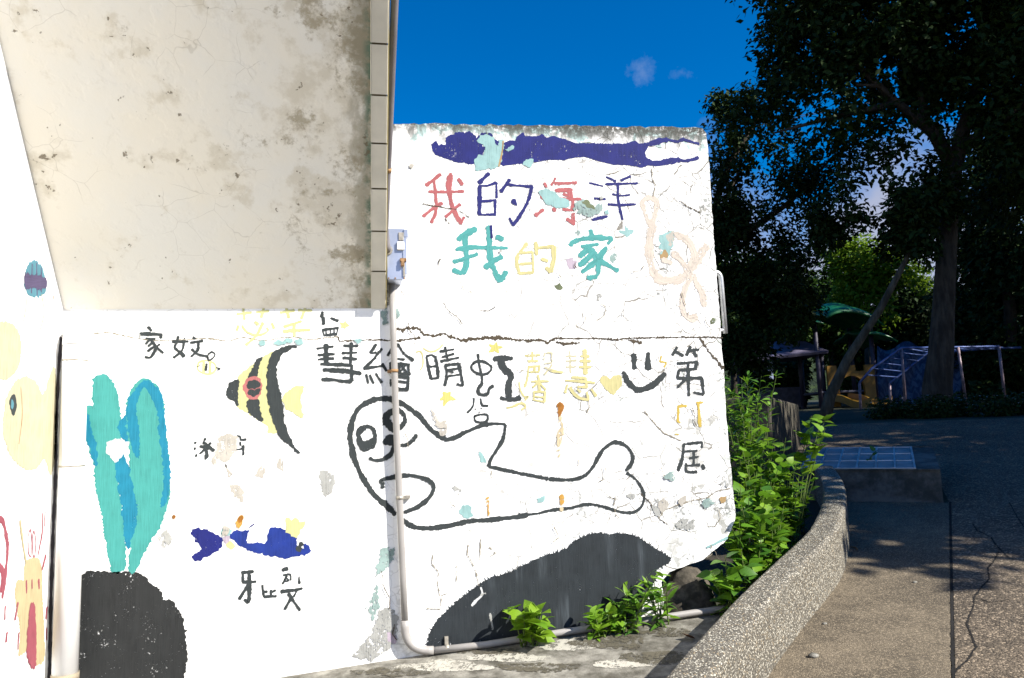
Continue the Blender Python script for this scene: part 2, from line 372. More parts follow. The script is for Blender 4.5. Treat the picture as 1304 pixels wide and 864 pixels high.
def wall_mat():
    t = NT('weathered white wall paint'); X, Y, Z = t.xyz()
    big = t.noise(1.6, 4); med = t.noise(7, 5, .6); fine = t.noise(60, 5, .7)
    wv = t.warp(.10, 5)
    right = t.step(X, -.2, 1.6)                      # more weather on the exposed end
    # hairline cracks in the paint film
    c1 = t.voro(5.5, 'DISTANCE_TO_EDGE', wv); c2 = t.voro(13, 'DISTANCE_TO_EDGE', t.warp(.06, 11))
    l1 = t.math('MULTIPLY', t.step(c1, .019, .004), t.step(med, .42, .52)); l2 = t.math('MULTIPLY', t.step(c2, .036, .008), t.step(t.noise(3.1, 4), .46, .56))
    lines = t.math('MULTIPLY', t.math('MAXIMUM', l1, t.math('MULTIPLY', l2, .8)), t.math('ADD', t.math('MULTIPLY', right, .75), .25))
    # flecks where the film has chipped
    chips = t.math('MULTIPLY', t.step(t.math('ADD', fine, t.math('MULTIPLY', t.math('SUBTRACT', med, .5), .5)), .63, .68), t.math('ADD', t.math('MULTIPLY', right, .85), .12))
    chips2 = t.math('MULTIPLY', t.step(t.math('ADD', t.noise(17, 6, .7), t.math('MULTIPLY', t.math('SUBTRACT', big, .5), .6)), .665, .72), right)
    topm = t.step(Z, 2.93, 3.16); top2 = t.step(Z, 3.09, 3.18)
    grime = t.math('MULTIPLY', t.step(t.math('ADD', t.noise(15, 6, .7, t.mapping((1, 1, .45))), t.math('MULTIPLY', topm, .28)), .66, .86), topm)
    aqua = t.math('MULTIPLY', t.step(t.math('ADD', t.noise(11, 5, .6), t.math('MULTIPLY', topm, .2)), .68, .72), t.step(Z, 2.9, 3.1))
    edge = t.math('MULTIPLY', t.step(X, 1.86, 1.97), t.step(t.noise(22, 6, .7), .46, .62))
    col = t.mix(t.step(big, .3, .7), (.80, .795, .77), (.86, .855, .84))
    col = t.mix(t.math('MULTIPLY', t.step(t.math('ADD', t.noise(4.2, 6, .65), t.math('MULTIPLY', right, .06)), .58, .8), .5), col, (.56, .56, .53))
    col = t.mix(aqua, col, (.44, .58, .56))
    col = t.mix(t.math('MULTIPLY', chips2, .8), col, (.36, .40, .37))
    col = t.mix(t.math('MULTIPLY', chips, .85), col, (.17, .18, .15))
    col = t.mix(t.math('MULTIPLY', lines, .95), col, (.14, .125, .10))
    col = t.mix(t.math('MULTIPLY', edge, .7), col, (.22, .25, .22))
    col = t.mix(t.math('MULTIPLY', grime, .85), col, (.055, .055, .045))
    col = t.mix(t.math('MULTIPLY', top2, t.step(t.noise(45, 4, .7), .36, .52)), col, (.05, .05, .042))
    vc = t.n('ShaderNodeTexVoronoi'); vc.inputs['Scale'].default_value = 24; t.l(t.warp(.05, 20), vc.inputs['Vector']); vs_ = t.n('ShaderNodeSeparateColor'); t.l(vc.outputs['Color'], vs_.inputs[0])
    zone = t.math('MULTIPLY', t.step(t.math('ADD', X, t.math('MULTIPLY', t.noise(4, 3), .5)), 1.62, 2.0), t.step(Z, 2.0, 1.6))
    dust = t.math('MULTIPLY', t.step(t.math('ADD', t.noise(48, 6, .75), t.math('MULTIPLY', t.math('SUBTRACT', t.noise(5, 4), .5), .7)), .56, .68), t.math('ADD', t.math('MULTIPLY', right, .8), .10))
    col = t.mix(t.math('MULTIPLY', dust, .9), col, (.125, .13, .12))
    flake = t.math('MULTIPLY', t.math('MULTIPLY', zone, t.step(t.noise(7, 4, .6), .50, .56)), t.step(vs_.outputs[0], .35, .5))
    col = t.mix(flake, col, t.mix(vs_.outputs[1], (.30, .30, .275), (.50, .49, .46)))
    foot = t.math('MULTIPLY', t.step(t.math('SUBTRACT', Z, t.math('MULTIPLY', X, .07)), .78, .45), t.step(t.noise(13, 6, .7), .44, .66))
    col = t.mix(t.math('MULTIPLY', foot, .55), col, (.30, .29, .25))
    h = t.math('ADD', t.math('MULTIPLY', t.noise(30, 5, .6), .5), t.math('MULTIPLY', med, 1.2))
    h = t.math('SUBTRACT', h, t.math('ADD', t.math('MULTIPLY', lines, .8), t.math('ADD', chips, chips2)))
    t.bump(h, .35, .006)
    return t.fin(col, .7)
M_WALL = wall_mat()
def side_mat():
    t = NT('white side wall paint'); n = t.noise(2, 4); ch = t.step(t.noise(22, 6, .7), .66, .72); X, Y, Z = t.xyz()
    low = t.step(Z, 1.6, .8)
    col = t.mix(n, (.80, .795, .78), (.86, .855, .84)); col = t.mix(t.math('MULTIPLY', ch, t.math('MULTIPLY', low, .55)), col, (.35, .38, .37))
    t.bump(t.noise(25, 5), .25, .006); return t.fin(col, .75)
M_SIDE = side_mat()

# ------------------------------------------------------------------ the painted wall
def wpts(P): return [WALL.uv(*p) for p in P]
wall = thing('painted_wall', 'tall white plaster wall covered in children\'s paintings and brush lettering', 'wall', (0, 0, 0))
zt = lambda x: 3.150+.029*x
out = [(-1.80, -.4), (1.42, -.4)]
right_edge = wpts([(846, 760), (842, 742), (852, 729), (870, 722), (891, 715), (906, 704), (921, 692), (931, 676), (937, 658), (935, 640), (931, 600), (927, 555), (923, 500), (922, 470), (919, 440), (917, 410), (912, 345), (908, 290), (905, 240), (902, 190), (899, 170), (894, 163.5)])
out += polyline(right_edge, .02)
xe = right_edge[-1][0]
for k in range(140):
    x = xe-.02-(xe+1.8)*k/139; out.append((x, zt(x)+rng.gauss(0, .004)))
bm = bmesh.new()
out2 = []
for i, p in enumerate(out):
    j = .0014 if 2 <= i < len(polyline(right_edge, .02))+2 else 0
    out2.append((p[0]+rng.gauss(0, j) if j else p[0], p[1]+(rng.gauss(0, j) if j else 0)))
fr = [bm.verts.new((p[0], 0, p[1])) for p in out2]; bk = [bm.verts.new((p[0], .24, p[1])) for p in out2]
tri = geometry.tessellate_polygon([[Vector((p[0], p[1], 0)) for p in out2]])
for t in tri:
    try: bm.faces.new([fr[i] for i in t]); bm.faces.new([bk[i] for i in t])
    except ValueError: pass
n = len(fr)
for i in range(n): bm.faces.new((fr[i], fr[(i+1) % n], bk[(i+1) % n], bk[i]))
bmesh.ops.recalc_face_normals(bm, faces=bm.faces[:])
obj('wall_slab', bm, M_WALL, wall)

def mark(name, label, items, surf=WALL, parent=None, off=.0012):
    p = Paint(surf, off)
    for it in items:
        kind = it[0]
        if kind == 's': p.stroke(*it[1:5], **(it[5] if len(it) > 5 else {}))
        else: p.poly(*it[1:4], **(it[4] if len(it) > 4 else {}))
    return p.done(name, parent or wall, label)
def S(w, mat, *st, **k):
    return [('s', w, a, b, mat, k) for a, b in st]
# old layers showing through where the paint has peeled (lowest)
peel = []
def PP(w, mat, P, **k): peel.append(('p', w, P, mat, dict(smooth=False, jit=.003, **k)))
PP('D', AQUA, [(835,125),(870,115),(925,85),(940,150),(920,200),(910,260),(880,290),(860,305),(835,280),(850,235),(825,210),(840,180),(825,150)])
PP('D', TAN, [(880,128),(936,85),(941,155),(915,190)]); PP('D', TAN2, [(835,282),(872,230),(890,262),(860,305)])
PP('D', AQUA, [(525,90),(570,85),(575,50),(590,85),(632,85),(600,115),(580,130),(560,105)]); PP('D', AQUA2, [(455,285),(480,245),(500,260),(498,300),(480,325),(455,310)])
PP('D', LILAC, [(135,295),(170,300),(205,325),(195,360),(150,368),(135,335)]); PP('D', MOSS, [(40,500),(70,485),(95,510),(80,530),(60,525)]); PP('D', GREY, [(352,575),(385,558),(395,575),(375,610),(355,620)])
PP('D', AQUA2, [(200,95),(220,85),(235,110),(215,125)]); PP('D', MOSS, [(1210,755),(1235,745),(1245,775),(1220,785)])
PP('L', TAN, [(270,100),(360,90),(400,110),(395,220),(340,290),(300,320),(250,280),(220,340),(190,320),(240,210)]); PP('L', TAN, [(300,330),(330,380),(370,430),(335,450),(335,390)])
PP('L', TAN, [(340,510),(400,500),(455,570),(450,645),(380,600)]); PP('L', TAN, [(555,425),(600,380),(620,330),(620,445)]); PP('L', TAN, [(735,345),(760,285),(785,310),(785,395),(760,360)])
PP('L', GREY, [(1085,400),(1140,390),(1200,420),(1220,470),(1190,560),(1140,615),(1110,560)])
PP('N', AQUA, [(118,605),(140,575),(180,580),(195,640),(160,655),(135,640)]); PP('N', AQUA, [(575,540),(620,520),(610,550),(580,560)]); PP('N', AQUA, [(235,260),(265,285),(272,325),(250,310)]); PP('N', TAN, [(5,100),(30,75),(45,120),(25,165),(0,140)]); PP('N', GREY, [(1258,580),(1290,535),(1302,560),(1300,650),(1275,620)]); PP('N', GREY, [(1110,515),(1140,500),(1158,525),(1130,540)]); PP('N', GREY, [(75,470),(100,455),(125,490),(105,515)])
PP('V', AQUA2, [(345,0),(410,-12),(404,52),(352,108),(308,140),(328,70)]); PP('V', AQUA2, [(320,180),(292,245),(265,290),(300,360),(330,290)]); PP('V', GREY, [(340,300),(400,310),(424,350),(420,440),(385,500),(300,562),(200,540),(250,480),(300,420)]); PP('V', LILAC, [(375,430),(415,445),(410,475),(380,470)])
PP('W', GREY, [(465,95),(510,60),(560,70),(600,70),(600,125),(560,140),(520,135),(480,125)]); PP('W', TAN, [(330,-50),(370,-85),(405,-60),(400,-10),(350,30)]); peel.append(('s', 'W', 13, [(690,272),(760,240),(840,200)], AQUA, {}))
PP('W', TAN2, [(790,-85),(825,-95),(815,-60),(795,-55)]); PP('W', GREY, [(780,-190),(830,-215),(860,-190),(830,-170)])
PP('B', AQUA2, [(195,620),(260,580),(330,620),(350,650),(400,610),(410,660),(370,690),(320,720),(230,690),(180,660)]); PP('B', AQUA, [(430,670),(455,665),(460,695),(440,695)]); PP('B', MOSS, [(255,600),(300,595),(345,650),(300,640)])
PP('I', AQUA, [(480,455),(530,435),(600,460),(590,475),(490,475)]); PP('I', AQUA, [(330,465),(370,455),(385,480),(340,488)]); PP('I', AQUA, [(600,430),(665,425),(670,455),(620,460)]); PP('I', AQUA, [(700,445),(750,430),(760,465),(705,470)])
PP('E', AQUA, [(580,40),(640,25),(670,45),(625,65)]); PP('F', TAN, [(140,655),(190,740),(215,800),(265,765),(290,820),(240,830),(180,800)])
PP('X', AQUA2, [(499,398),(507,394),(509,404),(501,408)]); PP('X', AQUA2, [(486,396),(492,392),(494,410),(488,414)]); PP('X', GREY, [(484,376),(494,370),(495,388),(487,392)]); PP('U', GREY, [(810,130),(850,115),(880,150),(850,185),(820,170)]); PP('U', TAN, [(1140,95),(1165,100),(1160,130),(1135,135)])
r2 = random.Random(5)
for k in range(7):        # small chips near the weathered end
    cx, cy = r2.uniform(848, 931), r2.uniform(470, 700)
    if r2.random() < .35: cx, cy = r2.uniform(505, 890), r2.uniform(166, 420)
    q = [(cx+r2.uniform(.35, 1)*(8.5 if cx > 846 and cy > 440 else 3.2)*math.cos(a), cy+r2.uniform(.4, 1)*(7.5 if cx > 846 and cy > 440 else 2.6)*math.sin(a)) for a in [i*1.05 for i in range(6)]]
    if cx > 908: continue
    PP('X', r2.choice([GREY, TAN, TAN, GREY, AQUA2, WHITEP]), q)
mark('peeled_patch', 'old aqua, grey and tan layers showing where the white paint has peeled', peel, off=.0002)

# cracks
ck = []
def CR(w, mat, wz, P, **k): ck.append(('s', w, wz, P, mat, dict(smooth=False, jit=.45, **k)))
CR('X', CRK, 1.3, [(100,425),(140,424),(178,432),(200,434),(235,433),(265,431),(283,434),(293,435),(303,431),(313,430),(330,434),(345,433),(360,430),(375,429),(390,433),(410,431),(430,429)])
CR('X', DARK, 1.5, [(430,429),(432,435),(450,434),(470,433),(497,434)])
CR('X', DARK, 2.6, [(505,419),(512,420),(525,417.5),(533,419),(540,426),(551,428),(560,426.5),(566,425),(575,430),(590,433.5),(600,431.5),(620,430.5),(645,431)]); CR('X', DARK, 2.0, [(505,434),(535,430)]); CR('X', DARK, 3.4, [(590,433),(612,431),(640,431)])
CR('X', DARK, 2.6, [(645,431.5),(660,433),(675,434),(690,433),(697,437),(703,433),(706,431)]); CR('X', DARK, 1.5, [(706,431),(740,431.3),(770,431.5)]); CR('X', DARK, 2.2, [(708,437),(722,438),(738,437)]); CR('X', DARK, 2.2, [(768,432),(790,433)])
CR('X', DARK, 1.6, [(790,432),(815,430.5),(830,430.5),(850,430),(880,429.6),(899,429.5),(920,430.5)]); CR('X', DARK, 2.2, [(800,433),(817,437)])
CR('X', DARK, 1.8, [(891,430),(902,447),(910,456),(921,469)]); CR('X', DARK, 3.4, [(915,463),(921,469)])
CR('T', CRK, 5, [(675,575),(740,655),(770,685),(860,725)]); CR('W', DARK, 7, [(210,-120),(270,-60),(300,-5),(340,60),(400,105)]); CR('W', CRK, 7, [(340,60),(380,0),(480,-40),(600,-75),(700,-95),(760,-140),(860,-160)])
CR('A', DARK, 7, [(55,650),(150,672),(205,675),(260,690)]); CR('A', DARK, 5, [(260,690),(345,700),(440,765)]); CR('A', DARK, 8, [(240,775),(275,815)])
CR('B', CRK, 6, [(800,340),(805,420),(830,475),(810,560)]); CR('B', DARK, 6, [(1020,590),(1070,630),(1130,660),(1180,685)]); CR('B', CRK, 5, [(440,385),(510,375),(560,350)])
for P in ([(900,440),(895,490),(930,530),(925,590),(935,650),(975,640)], [(1080,390),(1075,440),(1115,510),(1135,600)], [(1185,400),(1220,435),(1190,450)], [(1145,360),(1140,470)], [(1020,500),(1020,580)], [(870,715),(940,720),(945,650)]):
    x0, y0 = 326, 596; ck.append(('s', 'X', 1.0, [(x0+a*.25, y0+b*.25) for a, b in P], CRK, dict(smooth=False, jit=.4)))
for k in range(36):
    cx, cy = r2.uniform(505, 925), r2.choice([r2.uniform(330, 425), r2.uniform(580, 720), r2.uniform(440, 720)])
    if cx < 560 and cy > 600: cx += 260
    a = r2.gauss(1.5, .7); L = r2.uniform(4, 13); P = [(cx, cy)]
    for i in range(3): P.append((P[-1][0]+L*math.cos(a), P[-1][1]+L*math.sin(a))); a += r2.gauss(0, .7)
    if all(p[0] < 918 for p in P) and not (600 < cx < 850 and cy > 675): ck.append(('s', 'X', r2.uniform(.5, 1.0), P, r2.choice([CRK, CRK, DARK]), dict(smooth=False, jit=.5)))
for P in ([(345,110),(350,180),(385,250),(385,300)], [(410,380),(400,430),(420,460)]): ck.append(('s', 'V', 4, P, DARK, dict(smooth=False, jit=.4)))
mark('crack', 'long crack along the wall with branching hairline cracks', ck, off=.0006)
mark('rust_streak', None, [('p','T',[(233,540),(250,533),(257,545),(250,600),(236,600)],RUSTD),('p','T',[(236,610),(250,605),(258,660),(250,740),(240,820),(232,740)],RUST)]+
     [('p','N',[(278,530),(290,530),(288,600),(292,645),(284,640)],RUSTO),('p','N',[(715,520),(730,515),(735,560),(720,575)],RUSTO),('p','N',[(718,575),(728,575),(726,610),(720,605)],RUST)]+[('p','O',[(445,85),(475,40),(490,65),(465,125),(458,170)],RUSTO),('p','O',[(460,70),(478,48),(482,66),(466,92)],RUSTD)]+
     [('p','U',[(880,30),(890,28),(893,48),(885,52)],RUSTD)], off=.003)
# ---- title, first line
mark('painted_character', None, S('A', RED, (26,[(82,497),(140,455),(200,405)]), (24,[(147,450),(160,560),(168,650)]), (20,[(105,552),(250,552),(395,548)]), (26,[(60,755),(140,690),(215,645)]), (24,[(165,660),(160,730),(125,805)]), (34,[(287,402),(270,500),(285,600),(310,700),(375,815)]), (20,[(372,815),(398,762)]), (26,[(245,760),(310,700),(365,655)]), (24,[(350,445),(385,492)])))
mark('painted_character', None, S('A', NAVY, (30,[(520,480),(560,440),(605,400)]), (30,[(528,500),(525,740)]), (18,[(528,500),(590,500),(660,475)]), (18,[(665,475),(668,600)]), (18,[(530,630),(600,628),(660,618)]), (20,[(655,625),(655,740)]), (17,[(516,742),(660,740)]), (26,[(702,552),(740,500),(775,450)]), (20,[(745,490),(850,500),(965,508)]), (24,[(962,508),(935,610),(880,720),(805,830)]), (22,[(805,830),(775,770)]))+[('p','A',[(785,632),(805,615),(830,625),(835,665),(815,660)],NAVY)])
mark('painted_character', None, S('B', RED, (20,[(15,470),(45,415)]), (24,[(40,455),(120,455),(210,450)]), (26,[(45,512),(165,505)]), (30,[(158,500),(165,580)]), (22,[(75,578),(245,580)]), (18,[(105,540),(140,550)]), (26,[(182,585),(178,650)]), (24,[(105,662),(190,662)]), (26,[(185,690),(190,780)]), (24,[(190,770),(135,735)]), (24,[(25,655),(45,672)]))+S('A', RED, (26,[(1035,585),(1065,605)]), (28,[(990,750),(1055,700)]), (22,[(1065,480),(1080,510)]))+[('p','A',[(1020,545),(1080,530),(1130,560),(1180,600),(1260,620),(1270,670),(1180,680),(1100,660),(1060,620)],AQUA,dict(smooth=False))])
mark('painted_character', None, S('B', NAVY, (12,[(312,452),(418,478)]), (18,[(350,575),(438,580)]), (20,[(335,742),(452,715)]), (16,[(445,405),(520,440)]), (20,[(560,432),(632,400)]), (16,[(440,462),(530,460),(690,455)]), (20,[(535,460),(540,600),(572,738)]), (14,[(492,540),(560,552),(630,545)]), (18,[(460,620),(560,626),(675,620)])))
# second line
mark('painted_character', None, S('C', TEAL, (50,[(185,200),(265,140),(360,90)],))+S('C', TEAL, (46,[(250,160),(262,300),(268,420),(240,540)]), (42,[(165,300),(300,278),(450,280)]), (30,[(450,280),(560,280),(675,285)]), (34,[(135,420),(260,385),(375,345)]), (44,[(135,505),(215,540)]), (52,[(490,70),(495,200),(510,380),(560,540),(605,610)]), (44,[(605,615),(665,520)]), (48,[(455,480),(540,410),(620,372)]), (44,[(570,168),(630,200)]))+S('C', NAVY, (24,[(512,60),(518,185)])))
mark('painted_character', None, S('C', YEL, (28,[(870,235),(800,330)]), (30,[(785,340),(770,420),(795,540)]), (24,[(800,335),(925,325)]), (19,[(930,325),(935,530)]), (22,[(800,445),(925,435)]), (24,[(795,540),(935,530)]), (30,[(960,225),(970,350)]), (28,[(975,285),(1060,275),(1140,265)]), (40,[(1140,268),(1140,400),(1110,520)]), (34,[(1105,525),(1065,480)]), (26,[(1020,395),(1080,415)])))
mark('painted_character', None, S('D', TEAL, (30,[(310,80),(318,130)]), (34,[(158,195),(185,165),(310,138),(470,140)]), (30,[(470,145),(440,180)]), (26,[(240,205),(365,185)]), (36,[(300,205),(225,275)]), (40,[(290,205),(370,300),(440,345)]), (30,[(440,345),(515,385)]), (36,[(330,255),(225,345)]), (36,[(360,310),(245,395)]), (34,[(425,210),(370,290)]), (30,[(372,310),(362,420)]), (28,[(285,440),(355,428)])))
# navy cloud
def toX(w, P):
    x0, y0, sc = WIN[w]; return [(x0+a*sc, y0+b*sc) for a, b in P]
cl_r = toX('A', [(735,150),(780,130),(825,135),(840,100),(885,65),(905,95),(1000,95),(1050,80),(1080,110),(1130,92),(1190,110)])+toX('B', [(110,110),(200,145),(330,145),(450,148),(600,150),(670,125),(700,148),(770,145),(758,185),(742,215),(752,250),(790,275),(760,318),(720,326),(620,308),(500,303),(400,280),(270,242),(180,252),(110,268),(0,264)])+toX('A', [(1000,300),(900,310),(800,320),(725,333),(700,320),(715,235),(722,170)])
mark('painted_cloud', 'long navy blue cloud shape along the top of the wall', [('p','A',[(130,160),(165,140),(180,170),(245,165),(250,105),(275,85),(320,80),(330,62),(415,70),(440,55),(485,85),(500,110),(560,65),(595,62),(520,110),(545,150),(550,185),(580,185),(545,245),(500,265),(490,312),(400,308),(290,290),(220,265),(150,220)],NAVY2,dict(smooth=False,bristle=.005)),
    ('p','A',[(600,65),(628,70),(630,98),(610,85)],NAVY2),('p','A',[(640,110),(685,140),(680,170),(640,150)],NAVY2),('p','X',cl_r,NAVY2,dict(smooth=False,bristle=.003,jit=.0008,step=.006)),('s','B',34,[(745,150),(800,142),(860,122),(925,112)],NAVY2),('s','B',20,[(925,112),(1000,126),(1050,112),(1100,126),(1172,146)],NAVY2),('s','B',42,[(745,292),(850,298),(950,282),(1015,268)],NAVY2),('s','B',22,[(1010,264),(1055,280),(1110,270),(1168,254)],NAVY2),
    ('p','A',[(505,125),(580,75),(640,110),(650,160),(690,190),(692,130),(725,120),(720,190),(690,330),(660,355),(560,360),(500,375),(490,300),(510,260),(560,235),(580,190),(550,150)],AQUA,dict(smooth=False)),('p','A',[(735,215),(800,170),(795,190)],AQUA),('p','A',[(895,310),(960,280),(955,345),(930,340)],AQUA),('s','A',9,[(722,130),(712,230),(685,340)],TAN2)])
mark('painted_ribbon', 'faint peach looping ribbon at the right end of the wall', S('B', PEACH, (44,[(735,645),(730,600),(790,565),(842,610),(828,700),(800,800),(798,862)]), (36,[(735,640),(760,720),(795,800)]))+S('D', PEACH, (62,[(775,30),(757,150),(762,330),(830,450),(950,460),(1040,400),(1110,300),(1190,200)]), (56,[(950,110),(1050,170),(1100,280),(1060,360)]), (50,[(930,250),(1000,320),(1080,430),(1150,560),(1165,650)]), (46,[(1060,440),(1010,560),(1005,680),(1050,740),(1110,735)]), (36,[(850,300),(920,325)])))
# ---- names row
mark('painted_character', None, S('E', BLACK, (48,[(232,85),(235,300)]), (24,[(125,132),(215,120),(320,107)]), (28,[(140,208),(335,198)]), (28,[(145,260),(325,250)]), (34,[(535,65),(525,320)]), (28,[(445,98),(615,100)]), (22,[(425,185),(600,180)]), (28,[(435,240),(600,258)]), (36,[(175,315),(350,322),(530,330)]), (48,[(205,385),(400,395),(540,410),(645,428)]), (40,[(190,498),(300,500),(440,520),(540,520)]), (34,[(540,330),(540,515)])))
mark('painted_character', None, S('E', BLACK, (28,[(828,80),(760,185)]), (22,[(760,188),(830,180)]), (28,[(895,135),(815,235)]), (30,[(820,240),(690,365)]), (30,[(685,370),(780,355),(905,340)]), (36,[(905,315),(950,395)]), (26,[(712,440),(735,545)]), (26,[(755,445),(798,545)]), (28,[(825,430),(895,535)]), (34,[(965,215),(1010,150),(1080,78)]), (30,[(1085,78),(1160,190),(1270,275)]), (26,[(1010,240),(1165,262)]), (30,[(1000,305),(1225,320)]), (22,[(995,300),(1000,420)]), (34,[(1090,320),(1110,420)]), (30,[(1210,320),(1220,430)]), (20,[(1180,330),(1120,400)]), (20,[(1120,330),(1190,410)]), (30,[(1000,420),(1235,435)]), (28,[(1060,462),(1220,475)]), (24,[(1070,518),(1190,530)]), (30,[(1212,475),(1205,615)]), (34,[(1060,612),(1210,615)]), (20,[(1000,500),(1000,580)])))
mark('painted_character', None, S('F', BLACK, (22,[(95,180),(110,270),(135,378)]), (20,[(95,175),(140,162),(175,180)]), (24,[(175,175),(195,280),(202,370)]), (22,[(135,380),(205,370)]), (20,[(110,270),(190,262)]), (20,[(265,88),(285,190)]), (20,[(218,130),(345,108)]), (20,[(238,180),(345,150)]), (20,[(225,220),(390,184)]), (22,[(268,260),(280,350),(262,440)]), (24,[(265,255),(390,240)]), (26,[(390,240),(410,330),(428,440)]), (18,[(285,300),(385,285)]), (18,[(285,355),(400,340)]), (22,[(290,300),(340,320)]), (22,[(428,445),(375,428)])))
mark('painted_character', None, S('F', BLACK, (22,[(565,155),(580,260),(600,340)]), (22,[(522,240),(560,220),(620,225),(680,260),(685,300),(640,335),(570,335),(515,300),(505,265),(522,240)]), (26,[(600,340),(600,420),(570,470),(570,510),(610,530),(655,515),(670,470),(705,442)]), (36,[(710,200),(760,192),(880,190)]), (56,[(775,205),(790,270),(860,330),(875,380)]), (50,[(875,370),(845,440),(850,550)]), (36,[(775,555),(860,570),(950,555)]), (24,[(935,540),(958,560)])))
mark('painted_character', None, S('F', BLACK, (18,[(528,558),(520,630),(470,690)]), (18,[(590,562),(605,620),(658,628)]), (14,[(540,655),(546,659)]), (12,[(592,650),(600,654)]), (9,[(580,680),(575,693)]), (18,[(535,720),(600,705),(650,710),(655,750),(630,775),(560,775),(540,760),(535,720)])))
star5 = dict(smooth=False, jit=.001)
mark('painted_star', None, [('p','F',[(670,65),(715,75),(735,45),(745,80),(790,88),(750,105),(760,142),(715,115),(670,135),(700,95)],YELS,star5)])
mark('painted_star', None, [('p','F',[(250,500),(285,515),(310,500),(310,540),(360,570),(300,570),(250,630),(255,575),(215,570),(250,545)],YELS,star5)])
mark('painted_star', None, [('p','I',[(1170,255),(1205,260),(1220,238),(1230,265),(1255,285),(1228,300),(1215,320),(1200,300),(1172,310),(1185,280)],YEL2,star5)])
mark('painted_squiggle', None, S('F', YEL, (13,[(0,135),(40,130),(60,180),(60,260),(35,300)]), (13,[(65,100),(130,130),(200,110),(245,65)]), (13,[(945,410),(955,480),(1005,560)]), (16,[(830,645),(900,630),(960,600),(1000,620),(1000,650)]))+S('G', YEL, (15,[(95,490),(110,590),(150,650),(195,650),(160,690)]), (18,[(0,770),(110,725),(165,760),(120,795)])))
mark('painted_character', None, S('G', YEL, (24,[(160,200),(325,195)]), (24,[(240,160),(242,260)]), (22,[(195,262),(300,258)]), (24,[(195,325),(325,315)]), (22,[(200,325),(185,450),(155,545)]), (22,[(320,315),(310,385)]), (20,[(215,380),(310,380)]), (20,[(265,330),(265,380)]), (30,[(305,415),(305,440)]), (20,[(230,485),(420,482)]), (24,[(310,440),(320,580)]), (20,[(310,490),(245,550)]), (20,[(320,500),(390,575)]), (24,[(260,595),(255,690)]), (22,[(260,598),(385,600)]), (22,[(380,600),(375,710)]), (20,[(265,650),(375,660)]), (22,[(265,690),(375,712)]), (26,[(440,360),(480,372),(570,385)]))+S('G', FAINT, (20,[(375,170),(365,280)]), (20,[(375,170),(455,170)]), (20,[(455,170),(460,270)]), (20,[(370,285),(450,280)]), (22,[(455,300),(420,350),(370,410)]), (24,[(380,330),(450,362)])))
mark('painted_character', None, S('G', FAINT, (24,[(655,150),(660,390)]), (20,[(610,205),(725,205)]), (20,[(610,260),(725,250)]), (20,[(610,325),(725,322)]))+S('G', YEL, (44,[(815,140),(828,400)]), (26,[(775,208),(865,208)]), (26,[(765,258),(880,260)]), (26,[(760,325),(885,325)]), (24,[(675,440),(820,445)]), (30,[(825,445),(840,550)]), (26,[(605,475),(750,480),(925,500)]), (26,[(740,545),(845,545)]), (24,[(625,520),(600,610)]), (30,[(655,550),(690,610),(760,665),(860,690)]), (24,[(860,690),(840,600)]), (28,[(740,570),(765,600)]), (34,[(892,575),(940,645)])))
mark('painted_heart', None, [('p','T',[(452,412),(462,400),(480,400),(500,415),(512,400),(530,394),(555,398),(557,440),(540,462),(515,487),(480,460),(462,440)],YEL,dict(jit=.0012))])
mark('painted_smile', None, S('H', BLACK, (27,[(122,98),(128,180)]), (28,[(205,92),(207,184)]), (32,[(62,203),(90,260),(140,300),(185,300),(240,270),(302,212)])))
mark('painted_squiggle', None, S('H', YEL3, (9,[(282,108),(275,140),(312,145),(300,172)]), smooth=False))
mark('painted_character', None, S('H', BLACK, (15,[(374,55),(348,103)]), (15,[(366,82),(410,106)]), (15,[(452,52),(428,103)]), (14,[(450,76),(500,71)]), (14,[(470,85),(488,110)]), (15,[(375,150),(490,142)]), (16,[(488,142),(480,185)]), (14,[(385,188),(485,182)]), (14,[(385,188),(375,235)]), (16,[(375,235),(450,236),(518,236)]), (16,[(515,235),(528,326)]), (14,[(528,330),(472,318)]), (18,[(437,148),(442,336)]), (18,[(425,240),(377,288)])))
mark('painted_character', None, S('H', YEL3, (12,[(377,400),(428,396)]), (12,[(382,400),(378,490)]), (9,[(378,490),(392,492)]), (12,[(487,378),(522,376)]), (15,[(497,380),(506,516)]), (8,[(362,560),(383,562)])))
mark('painted_character', None, S('H', BLACK, (14,[(412,618),(520,608)]), (14,[(520,608),(518,638)]), (18,[(412,620),(405,700),(380,770)]), (12,[(422,660),(490,655)]), (14,[(470,655),(470,740)]), (12,[(447,700),(498,690)]), (12,[(432,742),(505,738)]), (14,[(425,730),(430,775),(488,778)]), (16,[(521,738),(530,762)])))
mark('painted_character', None, S('I', YEL2, (19,[(95,165),(245,150)]), (19,[(160,100),(175,220)]), (19,[(300,145),(425,135)]), (19,[(378,95),(350,200)]), (21,[(110,285),(95,335)]), (19,[(150,285),(200,350),(300,385),(380,365),(420,335),(405,310)]), (22,[(365,255),(300,385),(190,485)]), (24,[(285,245),(315,275)]), (24,[(460,260),(480,315)])))
mark('painted_character', None, S('I', YEL2, (22,[(545,150),(690,128)]), (20,[(605,90),(635,205)]), (22,[(735,125),(870,128)]), (20,[(808,95),(765,210)]), (22,[(585,295),(765,240)]), (26,[(580,345),(700,335),(850,330)]), (24,[(692,260),(692,395)]))+S('I', ORG, (34,[(800,84),(802,90)])))
mark('painted_character', None, S('I', BLACK, (30,[(985,145),(975,195)]), (28,[(990,200),(995,272)]), (26,[(1070,207),(1145,238)]), (26,[(985,330),(1148,306)]), (14,[(985,335),(1000,385)]), (14,[(1145,310),(1130,380)]), (22,[(1000,385),(1133,372)]), (12,[(1020,330),(1022,380)]), (12,[(1065,325),(1068,375)]), (12,[(1105,320),(1105,372)])))
